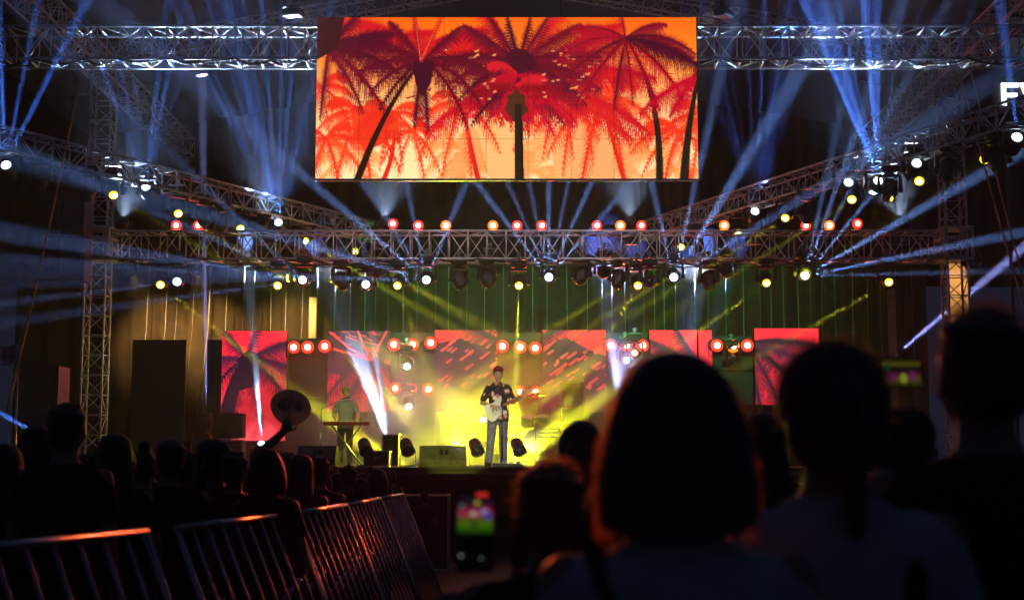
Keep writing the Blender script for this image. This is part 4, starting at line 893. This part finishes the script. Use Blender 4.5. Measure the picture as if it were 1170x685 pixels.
b.build('fan_sheet', fm, fr_)
b = MB()
for (cx_, cz_, r1, r2) in ((-.05, -.01, .026, .034), (.045, -.005, .030, .042)):
    m_ = 14; b.add([q_f @ V((cx_ + r1 * math.cos(t) * (1 + .2 * math.sin(3 * t)), .0045, cz_ + r2 * math.sin(t))) for t in [2 * math.pi * i / m_ for i in range(m_)]], [tuple(range(m_))])
b.build('dark_print', mat('fan_print', (.03, .03, .03), .6), fr_)
b = MB(); b.tube(q_f @ V((0, 0, -.10)), hb - fc - axz * .06, .009, .009, 8); b.build('handle', mat('fan_handle', (.5, .48, .48), .5), fr_)
tag(fr_, 'round pale hand fan with two dark blots held up above the crowd', 'fan')

# ---- foreground people on the right
def fore(hair, px, top, Y, lb, **kw):
    o = person(hair=hair, **kw); head_at(px, top, Y, kw.get('rz', 0) if False else 0, o); tag(o, lb, 'person'); return o
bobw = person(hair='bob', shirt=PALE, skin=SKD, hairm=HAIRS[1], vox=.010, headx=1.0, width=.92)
hair = [c for c in bobw.children if c.name.startswith('hair')][0]
def ribbon(b, pts, w_):
    for p, q2 in zip(pts[:-1], pts[1:]):
        s_ = (q2 - p).cross(V((0, 1, 0))); s_ = s_.normalized() * w_ if s_.length > 1e-6 else V((w_, 0, 0))
        b.add([p - s_, p + s_, q2 + s_, q2 - s_], [(0, 1, 2, 3)])
b = MB(); zs = [r_[0] for r_ in BOB[:10]][::-1]; rs = [r_[1] for r_ in BOB[:10]][::-1]
for k in range(1500):
    a = random.uniform(0, 2 * math.pi); z = random.uniform(1.515, 1.782); L_ = random.uniform(.015, .05); pts = []; fl = random.random() ** 2 * .013; fz = random.gauss(0, .25)
    for j in range(4):
        zz = z - L_ * j / 3; rad = float(np.interp(max(zz, 1.512), zs, rs)) * .985 + fl * j / 3; a2 = a + fz * L_ * j * 3
        pts.append(V((rad * math.cos(a2), -.018 + min(rad, .112) * 1.03 * math.sin(a2), zz)))
    ribbon(b, pts, .0006)
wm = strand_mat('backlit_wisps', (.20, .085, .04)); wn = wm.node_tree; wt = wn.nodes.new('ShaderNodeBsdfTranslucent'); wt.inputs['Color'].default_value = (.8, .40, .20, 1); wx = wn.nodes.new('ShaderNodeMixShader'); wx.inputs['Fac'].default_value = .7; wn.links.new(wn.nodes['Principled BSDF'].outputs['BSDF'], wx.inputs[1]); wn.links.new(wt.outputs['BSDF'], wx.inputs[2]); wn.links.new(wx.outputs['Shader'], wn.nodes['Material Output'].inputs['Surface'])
b.build('loose_strands', wm, hair)
b = MB(); b.path([V((-.135, -.03, 1.475)), V((-.10, -.125, 1.36)), V((.02, -.155, 1.2)), V((.14, -.14, 1.02))], .016); b.build('bag_strap', M['black_matt'], bobw)
head_at(769, 407, 2.2, 0, bobw); tag(bobw, 'woman with smooth bobbed hair and pale tee seen from behind', 'person')
tw_ = person(hair='tied', shirt=PALE, skin=SKD, hairm=HAIRS[2], vox=.011, width=1.0, headx=1.2)
for s in (-1, 1): b = MB(); b.path([V((.11 * s, .02, 1.485)), V((.115 * s, -.11, 1.36)), V((.10 * s, -.145, 1.1))], .018); b.build('bag_strap', M['black_matt'], tw_)
head_at(948, 387, 2.58, 0, tw_); tag(tw_, 'woman with tied back hair and backpack straps standing second from the right', 'person')
def fuzz(root, n, c, rx, ry, rz, stick):
    h_ = [x for x in root.children if x.name.startswith('hair')][0]; b = MB()
    for k in range(n):
        a = random.uniform(0, 2 * math.pi); e_ = random.uniform(-.5, 1.4); d = V((math.cos(a) * math.cos(e_), math.sin(a) * math.cos(e_), math.sin(e_)))
        p = V(c) + V((d.x * rx, d.y * ry, d.z * rz)) * .97; lay = (V((random.gauss(0, 1), random.gauss(0, 1), random.gauss(0, .6))) + d * stick).normalized()
        L_ = random.uniform(.012, .035); ribbon(b, [p, p + lay * L_ * .5 + d * .003, p + lay * L_ + d * (.004 - random.uniform(0, .006))], .0007)
    b.build('loose_strands', wm, h_)
fuzz(tw_, 420, (0, -.012, 1.672), .105, .106, .106, .5)
mn = person(hair='short', shirt=CLOTH[0], skin=SKD, hairm=HAIRS[2], vox=.012, width=1.08); fuzz(mn, 520, (0, -.012, 1.672), .092, .106, .108, .9); head_at(1120, 350, 2.85, .1, mn); tag(mn, 'tall dark man at the right edge', 'person')
d1 = person(hair='short', shirt=CLOTH[0], hairm=HAIRS[1], vox=.012, arms={-1: (V((-.26, .17, 1.16)), V((-.275, .34, 1.30)), (.05, .15, 1), (.2, 1, 0), .9)})
fuzz(d1, 360, (0, -.012, 1.672), .092, .106, .108, .9); head_at(628, 525, 3.25, 0, d1); tag(d1, 'short dark haired spectator at the bottom centre filming with a phone', 'person')
d2 = person(hair='tied', shirt=CLOTH[2], hairm=HAIRS[1], vox=.014); head_at(664, 478, 5.2, -.2, d2); tag(d2, 'dark head rim lit red, half hidden behind the bobbed hair', 'person')
d3 = person(hair='long', shirt=CLOTH[1], hairm=HAIRS[2], vox=.014, width=.9); head_at(870, 470, 6.4, .1, d3); tag(d3, 'dark long haired spectator glimpsed between the two nearest women', 'person')
ph2 = at(1031, 424, 4.35)
h4 = 1.62; s4 = h4 / 1.75; X4 = at(1040, 460, 4.6).x; y4 = 4.62
def loc4(w_): return V(((w_.x - X4) / s4, (w_.y - y4) / s4 , w_.z / s4))
d4 = person(hair='short', shirt=CLOTH[2], hairm=HAIRS[0], vox=.012)
bpy.data.objects.remove([c for c in d4.children if c.name.startswith('shoe')][0]) if False else None
stand(d4, X4, y4, h4); tag(d4, 'dark spectator mostly hidden between the tied back hair and the tall man', 'person')
# second phone holder: hands up in front of the face, seen beyond the tied back hair
d5 = person(hair='cap', extra=mat('black_cap', (.012, .012, .014), .8), shirt=CLOTH[0], vox=.012, arms={1: (V((.28, .14, 1.32)), V((.10, .34, 1.66)), (-.1, .1, 1), (-.6, .6, 0), .8), -1: (V((-.28, .14, 1.32)), V((-.10, .34, 1.66)), (.1, .1, 1), (.6, .6, 0), .8)})
h5 = 1.66; X5 = at(1031, 470, 4.0).x; stand(d5, X5, 4.0, h5); tag(d5, 'dark capped spectator holding a phone up sideways beside the tall man', 'person')
# kneeling steward by the stage in the pit
kid = copy_tree(protos['cap']); head_at(485, 562, 20.5, .1, kid); tag(kid, 'small dark figure in the pit in front of the stage beside the bright edged case', 'person')
# ------------------------------------------------------------------ phones
PHN = Pic(40, 60)
gradient(PHN, [(0, (.06, .03, .05)), (.25, (.22, .12, .22)), (.36, (.55, .10, .22)), (.5, (.75, .35, .50)), (.58, (.55, .35, .20)), (.66, (.40, .50, .06)), (.8, (.32, .52, .05)), (.93, (.10, .28, .04)), (1, (.01, .02, .01))])
for x, y, r, c in ((22, 15, 3, (.9, .8, .3)), (8, 28, 4, (.8, .15, .3)), (18, 30, 4, (.95, .75, .7)), (30, 27, 4, (.85, .7, .9)), (34, 33, 5, (.35, .3, .8)), (5, 20, 3, (.3, .5, .5)), (19, 46, 3, (.12, .2, .12)), (20, 40, 2, (.2, .1, .15))):
    PHN.poly([(x + r * math.cos(t), y + r * math.sin(t)) for t in np.linspace(0, 6.28, 14)], c)
PHM = led_material('phone_screen', .48)
def phone(c, w_, h_, label, pic, tilt=0.0, bottom=0.0):
    """phone seen from the holder's side: screen towards -Y"""
    r = empty('phone', c); b = MB(); b.box((0, .005, 0), (w_, .008, h_), None, 0, .003); b.build('case', M['black'], r)
    sc2 = picture('screen', pic, (-w_ * .47, -.0005, h_ * .47), (w_ * .47, -.0005, h_ * .47), (-w_ * .47, -.0005, -h_ * .47 + bottom), PHM, r)
    r.rotation_euler = (-.12, 0, tilt); tag(r, label, 'phone'); return r
c = at(543, 606, 2.86); w_ = 42 / F * 2.86; hh_ = 92 / F * 2.86
pr = phone(c, w_, hh_, 'upright phone at the bottom centre whose screen shows the lit stage', PHN.a[:, :], 0, hh_ * .42)
b = MB()
b.box((w_ * .18, -.0012, hh_ * .44), (w_ * .30, .001, hh_ * .045)); b.build('record_mark', glow('red_record', (1, .04, .03), .7), pr)
for (dx, dz, r_) in ((-.38, -.30, .0035), (.16, -.33, .0022)): b = MB(); b.tube((w_ * dx, -.0012, hh_ * dz), (w_ * dx, -.0002, hh_ * dz), r_, r_, 14); b.build('screen_button', glow('grey_button', (.5, .6, .6), .35), pr)
P2 = Pic(44, 24); gradient(P2, [(0, (.05, .05, .03)), (.2, (.45, .42, .10)), (.35, (.05, .06, .05)), (.5, (.30, .12, .20)), (.7, (.45, .35, .15)), (1, (.15, .2, .05))])
for x, y, r, c2 in ((10, 16, 4, (.5, .15, .4)), (24, 17, 4, (.7, .7, .2)), (34, 15, 4, (.5, .2, .4)), (6, 8, 3, (.1, .3, .2))): P2.poly([(x + r * math.cos(t), y + r * math.sin(t)) for t in np.linspace(0, 6.28, 12)], c2)
c = at(1030, 425, 4.34); phone(c, 46 / F * 4.34, 34 / F * 4.34, 'sideways phone with a dim stage picture held up beside the tall man', P2.a)
# ------------------------------------------------------------------ crowd barriers
BS = M['steel']
def barrier(p0, p1, label, lean=R(22), top=1.25):
    p0, p1 = V((*p0, 0)), V((*p1, 0)); d = p1 - p0; L = d.length; az = math.atan2(d.y, d.x)
    r = empty('crowd_barrier', p0, az)
    # local x along the run, local +y to the crowd; top edge leans to the crowd. p0, p1 give the TOP edge
    def pt(u, z): return V((u, -(top - z) * math.tan(lean), z))
    b = MB(); b.tube(pt(0, top), pt(L, top), .018, .018, 10); b.build('top_rail', BS, r, True)
    b = MB(); b.tube(pt(0, .14), pt(L, .14), .02, .02, 8); b.build('bottom_rail', BS, r, True)
    for u in (.012, L - .012): b = MB(); b.tube(pt(u, .05), pt(u, top), .016, .016, 8); b.build('post', BS, r, True)
    n = max(2, round(L / .21))
    for i in range(1, n): b = MB(); b.tube(pt(L * i / n, .14), pt(L * i / n, top), .009, .009, 8); b.build('bar', BS, r, True)
    for u in (.3, L - .3):
        b = MB(); b.tube(pt(u, .9) , V((u, .55, .04)), .02, .02, 8); b.tube(pt(u, .05), V((u, .55, .04)), .02, .02, 8); b.build('brace', BS, r, True)
    tag(r, label, 'barrier', 'crowd barriers along the aisle'); return r
runs = [((-1.97, 4.55), (-1.60, 6.30), 'nearest leaning crowd barrier with a long rail at the bottom left'), ((-1.545, 6.6), (-1.302, 8.5), 'second leaning barrier from the camera'), ((-1.300, 8.52), (-1.20, 10.4), 'third leaning barrier from the camera'), ((-1.199, 10.42), (-1.13, 12.3), 'fourth leaning barrier from the camera'), ((-1.129, 12.32), (-1.08, 14.2), 'farthest leaning barrier by the end of the crowd')]
for a, b2, lb in runs: barrier(a, b2, lb)
# ------------------------------------------------------------------ stage furniture
def wedge(px, Y, wpx, label, rz=0):
    w_ = wpx / F * Y; r = empty('wedge_monitor', V((at(px, 530, Y).x, Y, STAGE_Z)), rz)
    prof = [(-.24, .0), (-.24, .13), (-.10, .37), (.06, .37), (.27, .05), (.27, 0)]; n = len(prof)
    b = MB(); b.add([(-w_ / 2, y, z) for y, z in prof] + [(w_ / 2, y, z) for y, z in prof], [(i, (i + 1) % n, n + (i + 1) % n, n + i) for i in range(n)] + [tuple(range(n)), tuple(range(2 * n - 1, n - 1, -1))])
    b.build('cabinet', mat('dark_wedge_paint', (.16, .16, .14), .6, 0, .3, 12), r)
    sl = V((0, .14, .24)).normalized(); nm_ = V((0, -.24, .14)).normalized()
    for dx in (-.03, .06): b = MB(); b.box(V((dx, -.17, .25)) + nm_ * .004, (.06, .012, .09), sl.to_track_quat('Z', 'Y'), 0, .003); b.build('connector_plate', M['black'], r)
    b = MB(); b.box((0, .17, .215), (w_ - .06, .012, .30), V((0, -.21, .32)).to_track_quat('Z', 'Y')); b.build('grille', M['grille'], r)
    tag(r, label, 'monitor', 'wedge monitors along the stage front'); return r
wedge(506, 24.95, 53, 'wedge floor monitor lit yellow left of the guitarist', .06); wedge(364, 25.1, 44, 'dark wedge floor monitor below the keyboard player', -.08); wedge(668, 25.3, 46, 'wedge floor monitor right of the guitarist behind the dark head', .1)
def floor_par(px, Y, label, d=(.25, -.75, -.55)):
    L = at(px, 512, Y); root = empty('floor_par_can', V((L.x, Y, STAGE_Z)))
    qd = V(d).normalized().to_track_quat('Z', 'Y'); c = put('can', _mesh['can'], root, (0, 0, .30), qd); put('lens', _mesh['lens_dead'], c, (0, 0, -.17)); put('bracket', _mesh['bracket'], root, (0, 0, .22))
    b = MB(); b.box((0, 0, .01), (.30, .22, .018)); b.build('base', M['black_paint'], root)
    tag(root, label, 'stage light', 'unlit par cans on the stage front'); return root
for px, lb in ((418, 'unlit par can on the stage floor under the keyboard'), (466, 'unlit par can on the stage floor left of the yellow wedge'), (545, 'unlit par can on the stage floor just left of the guitarist'), (593, 'unlit par can on the stage floor just right of the guitarist')): floor_par(px, 25.6, lb)
def case(c, d, label, edge=M['alu'], cat='case', name='flight_case'):
    r = empty(name, V(c)); x, y, z = d[0] / 2, d[1] / 2, d[2]
    b = MB(); b.box((0, 0, z / 2), (d[0] - .01, d[1] - .01, d[2] - .01)); b.build('body', M['black_paint'], r)
    b = MB()
    for sx in (-1, 1):
        for sy in (-1, 1): b.box((sx * x, sy * y, z / 2), (.025, .025, z))
        for zz in (.0125, z - .0125): b.box((sx * x, 0, zz), (.0245, d[1] - .026, .0245))
    for sy in (-1, 1):
        for zz in (.0125, z - .0125): b.box((0, sy * y, zz), (d[0] - .026, .0245, .0245))
    b.build('edge_trim', edge, r)
    b = MB(); b.box((0, -y - .006, z * .55), (.12, .012, .06)); b.build('latch', M['steel'], r)
    tag(r, label, cat); return r
def S_(px, Y): return V((at(px, 530, Y).x, Y, STAGE_Z))
case(S_(431, 26.4), (.46, .5, .30), 'low black rack case on the stage right of the keyboard stand'); case(S_(447, 27.2), (.30, .5, .62), 'tall narrow black case with bright edges right of the keyboard stand')
case(V((at(484, 590, 21.5).x, 21.5, 0)), (.76, .6, 1.10), 'black case with bright edges in the pit in front of the stage', mat('bright_edge', (.7, .68, .5), .4, .2))
case(S_(612, 33.3), (2.1, 1.2, .28), 'low black riser under the drum kit', M['black_paint'], 'riser', 'drum_riser')
def speaker(c, d, label, m=None, woofers=1, name='loudspeaker', edge=None):
    r = empty(name, V(c)); b = MB(); b.box((0, 0, d[2] / 2), d, None, 0, .015); b.build('cabinet', m or M['black_paint'], r)
    b = MB(); b.box((0, -d[1] / 2 - .008, d[2] / 2), (d[0] - .08, .014, d[2] - .08)); b.build('grille', M['grille'], r)
    for k in range(woofers):
        b = MB(); z = d[2] * (k + .5) / woofers; rr = min(d[0] * .38, d[2] / woofers * .42); qf = V((0, -1, 0)).to_track_quat('Z', 'Y')
        b.lathe([(rr, 0), (rr * .96, .014), (rr * .88, .012), (rr * .3, -.0), (rr * .2, .01), (.005, .016)], (0, -d[1] / 2 - .016, z), qf, 24); b.build('woofer', M['black'], r, True)
    b = MB(); b.tube((-.12, 0, d[2] + .035), (.12, 0, d[2] + .035), .012); b.tube((-.12, 0, d[2] - .005), (-.12, 0, d[2] + .035), .012); b.tube((.12, 0, d[2] - .005), (.12, 0, d[2] + .035), .012); b.build('handle', M['black'], r)
    tag(r, label, 'loudspeaker'); return r
speaker(S_(50, 27.2), (.66, .7, 1.9), 'tall black loudspeaker standing at far left before the brown cloth', None, 3)
gsp = mat('scuffed_cabinet', (.16, .16, .13), .5, 0, .3, 5)
s1 = speaker(S_(654, 34.3), (.58, .5, 1.05), 'lower scuffed cabinet of the pair right of the drum kit', gsp); speaker(S_(654, 34.3) + V((0, 0, 1.09)), (.58, .5, .92), 'upper scuffed cabinet of the pair right of the drum kit', gsp)
speaker(S_(265, 33.6), (.56, .45, .62), 'lower amplifier coloured as if lit white at the left of the stage', mat('white_lit_amp', (.35, .33, .33), .6)); speaker(S_(265, 33.6) + V((0, 0, .66)), (.54, .42, .58), 'upper dark amplifier with a handle below the leftmost red panel')  # white light falling on the lower amplifier is put into its cabinet colour
for k in range(2):
    for j, px in enumerate((57, 86)):
        p = at(px, 270 + k * 52, 29); r = speaker(p, (.50, .5, .88), f'{"upper" if k == 0 else "lower"} {"left" if j == 0 else "right"} black box of the speakers hung at far left', None, 1, 'hanging_speaker'); r['group'] = 'speakers hung at far left'
# keyboard and stand
kz = STAGE_Z + .86; kr = empty('keyboard', V((at(396, 488, 29.95).x, 29.95, kz)))
b = MB(); b.box((0, 0, .04), (.95, .28, .07), None, 0, .01); b.build('keyboard_body', mat('dark_red_case', (.10, .012, .012), .8, 0, .2, 6, 0, .05), kr)
b = MB()
for i in range(30): b.box((-.42 + i * .029, .06, .079), (.026, .14, .012))
b.build('keys', mat('white_keys', (.8, .8, .78), .3), kr)
b = MB()
for i in range(6): b.tube((-.3 + i * .12, -.06, .075), (-.3 + i * .12, -.06, .092), .01)
b.build('knobs', M['black'], kr); tag(kr, 'dark red keyboard on a crossed stand', 'keyboard')
ks = empty('keyboard_stand', V((kr.location.x, 29.95, STAGE_Z)))
for s in (-1, 1): b = MB(); b.tube((-.34 * s, .04 * s, .02), (.30 * s, .04 * s, .85), .018, .018, 8); b.tube((-.34 * s, -.2, .02), (-.34 * s, .2, .02), .016); b.tube((.30 * s, -.16, .845), (.30 * s, .16, .845), .012); b.build('leg', M['black_paint'], ks, True)
tag(ks, 'crossed black stand under the keyboard', 'stand')
def mic_stand(c, h_, label, boom=None):
    r = empty('microphone_stand', V(c)); b = MB(); b.lathe([(.14, 0), (.14, .012), (.03, .03), (.015, .05)], n=20); b.build('base', M['black_paint'], r, True)
    b = MB(); b.tube((0, 0, .02), (0, 0, h_), .011, .011, 8); b.tube((0, 0, h_ * .55), (0, 0, h_ * .55 + .07), .018); b.build('pole', M['steel'], r, True)
    e_ = V((0, 0, h_))
    if boom: b = MB(); b.tube((0, 0, h_), boom, .009, .009, 8); b.build('boom', M['steel'], r, True); e_ = V(boom)
    b = MB(); dr = V((-.02, .11, .035)) if not boom else V((.1, .04, .03)); b.tube(e_, e_ + dr, .012, .017, 10); b.ell(e_ + dr * 1.2, .026, .026, .026); b.build('microphone', M['grille'], r, True)
    tag(r, label, 'microphone stand'); return r
mic_stand(S_(574, 24.98), 1.42, 'straight microphone stand in front of the guitarist'); mic_stand(S_(366, 30.0), 1.2, 'microphone stand with boom left of the keyboard player', (.42, .15, 1.42))
r = empty('pedal_board', S_(580, 25.0)); b = MB(); b.box((0, 0, .03), (.55, .24, .05), None, 0, .01); b.build('board', M['black_paint'], r)
for k in range(4):
    b = MB(); b.box((-.19 + k * .125, 0, .08), (.09, .13, .05), None, 0, .01); b.tube((-.19 + k * .125, -.03, .105), (-.19 + k * .125, -.03, .115), .012); b.build('pedal', mat('pedal_paint', random.choice([(.5, .1, .1), (.1, .2, .5), (.6, .6, .6), (.5, .4, .05)]), .4), r)
tag(r, 'row of effect pedals at the guitarist\'s feet', 'pedals')
# drum kit
DZ = STAGE_Z + .285; DX = at(612, 500, 33.0).x; dk = empty('drum_kit', V((DX, 33.0, DZ)))
shell = mat('drum_shell', (.35, .30, .12), .3); skin_ = mat('drum_skin', (.75, .73, .68), .5); brass = mat('brass_cymbal', (.75, .55, .2), .25, 1)
def drum(name, c, rad, ln, d, legs=0):
    qd = V(d).normalized().to_track_quat('Z', 'Y'); b = MB(); b.lathe([(rad, 0), (rad * 1.03, .01), (rad * 1.03, .03), (rad, .035), (rad, ln - .035), (rad * 1.03, ln - .03), (rad * 1.03, ln - .01), (rad, ln)], c, qd, 26); o = b.build(name, shell, dk, True)
    b = MB(); b.lathe([(rad * .97, ln + .001), (rad * .97, ln + .004)], c, qd, 26); b.build('drumhead', skin_, o); 
    b = MB()
    for k in range(6): a = k * math.pi / 3; p = V(c) + qd @ V((rad * 1.03 * math.cos(a), rad * 1.03 * math.sin(a), .03)); p2 = V(c) + qd @ V((rad * 1.03 * math.cos(a), rad * 1.03 * math.sin(a), ln - .03)); b.tube(p, p2, .008)
    b.build('lugs', M['chrome'], o); return o
drum('bass_drum', (0, .2, .29), .28, .42, (0, -1, 0)); drum('tom', (-.17, -.02, .66), .15, .2, (0, -.35, 1)); drum('tom', (.17, -.02, .66), .16, .22, (0, -.35, 1)); drum('floor_tom', (.55, .2, .2), .2, .38, (0, -.1, 1)); drum('snare', (-.5, .2, .52), .17, .14, (0, -.15, 1))
for (x, y, z, rad, nm) in ((-.62, .1, 1.18, .24, 'cymbal'), (.05, .25, 1.38, .26, 'cymbal'), (.62, .05, 1.1, .26, 'cymbal'), (-.78, .2, .86, .17, 'hi_hat')):
    b = MB(); b.lathe([(rad, 0), (rad * .5, .02), (.05, .035), (.01, .06)], (x, y - .0, z), V((.05, -.22, 1)).to_track_quat('Z', 'Y'), 26); o = b.build(nm, brass, dk, True)
    b = MB(); b.tube((x, y, .35), (x, y, z), .011)
    for k in range(3): a = k * 2.09 + .5; b.tube((x, y, .36), (x + .24 * math.cos(a), y + .24 * math.sin(a), .01), .010)
    b.build('cymbal_stand', M['chrome'], dk, True)
tag(dk, 'drum kit with brass cymbals behind the guitarist', 'drums')
tr = empty('keyboard_rack', S_(626, 31.8)); b = MB()
for s in (-1, 1): b.tube((s * .27, 0, 0), (s * .27, 0, .86), .016); b.tube((s * .27, -.25, .02), (s * .27, .25, .02), .016)
b.build('frame', M['chrome'], tr, True)
for k in range(3): b = MB(); b.box((0, -.02, .66 + k * .085), (.54, .3, .03), None, 0, .006); b.build('shelf', mat('pale_shelf', (.7, .7, .66), .4), tr)
tag(tr, 'pale three tier rack standing beside the drum kit', 'rack')
# posts, tower banner, sign, flag
for px, y0, Y, lb in ((358, 340, 36.6, 'tan wooden post left of the keyboard player against the backdrop'), (1018, 330, 36.6, 'tan wooden post at the right of the backdrop')):
    p = at(px, y0, Y); r = empty('wooden_post', V((p.x, Y, STAGE_Z))); h_ = p.z - STAGE_Z; b = MB(); b.box((0, 0, h_ / 2), (.19, .12, h_), None, 0, .008); b.build('shaft', mat('tan_wood', (.55, .38, .20), .6, 0, .25, 4), r)
    b = MB(); b.box((0, 0, .04), (.5, .5, .06)); b.build('foot', M['black_paint'], r); b = MB(); b.box((0, 0, h_ + .013), (.22, .15, .02)); b.build('cap', M['black_paint'], r); tag(r, lb, 'post')
p0, p1 = at(1084, 300, 31.5), at(1106, 300, 31.5); r = empty('tower_banner', V(((p0.x + p1.x) / 2, 31.5, STAGE_Z))); h_ = p0.z - STAGE_Z
b = MB(); b.box((0, 0, h_ / 2), (p1.x - p0.x, .03, h_), None, 0, .006); b.build('sheet', mat('tan_banner', (.62, .42, .22), .7, 0, .1, 3), r); b = MB(); b.tube((-.25, 0, h_ + .02), (.25, 0, h_ + .02), .02); b.build('crossbar', M['steel'], r)
tag(r, 'tan banner sheet behind the right tower', 'banner')
L = at(1094, 296, 30.95) + V((0, -.0, .0)); rr_ = moving_head(at(1108, 306, 30.4), at(1094, 330, 31.5), 'dead', 'small added lamp on the right tower brightening the tan banner', None); lamp('SPOT', at(1108, 306, 30.4), at(1094, 335, 31.5) - at(1108, 306, 30.4), (1, .6, .25), 90, 110, 1, rr_)  # extra lamp put on the tower to brighten the banner
SG = glow('white_sign', (.82, .88, 1), 3.2)
sp = at(1145, 121, 30.8); r = empty('letter_sign', sp); lh = (at(1145, 95, 30.8).z - sp.z); t_ = .095
b = MB(); b.box((t_ / 2, 0, lh / 2), (t_, .06, lh)); b.box((.24, 0, lh - t_ / 2), (.30 - .01, .058, t_ * .95)); b.box((.22, 0, lh * .47), (.25 - .01, .058, t_ * .9)); b.build('letter_f', SG, r)
b = MB(); b.prism([(.41, lh), (.52, lh), (.64, .16), (.76, lh), (.87, lh), (.69, 0), (.59, 0)], -.03, .03); b.build('letter_v', SG, r)
b = MB(); b.box((.9, .07, lh / 2), (2.2, .05, lh + .3)); b.build('back_board', M['black_paint'], r)
b = MB()
for x in (.1, 1.6): b.tube((x, .12, lh / 2), (x, .12, -sp.z), .04)
b.build('support', M['black_paint'], r); tag(r, 'glowing white letter sign at the right edge', 'sign')
fl0 = at(21, 392, 21); r = empty('flag', V((fl0.x, 21, 0))); b = MB(); vs = []; fs = []
for i in range(15):
    for j in range(9):
        u, v = i / 14, j / 8; vs.append((-.42 * u, .05 * math.sin(u * 7 + v) * (u + .2), fl0.z - .28 * v - .06 * math.sin(u * 3) + .02 * u))
for i in range(14):
    for j in range(8): a = i * 9 + j; fs.append((a, a + 1, a + 10, a + 9))
b.add(vs, fs); fo = b.build('cloth', None or mat('striped_cloth', (.45, .25, .32), .8, 0, .8, 6), r, True)
b = MB(); b.tube((.01, 0, 0), (.01, 0, fl0.z + .06), .02, .014, 8); b.build('pole', M['steel'], r, True); tag(r, 'small pinkish flag on a pole at the left edge', 'flag')
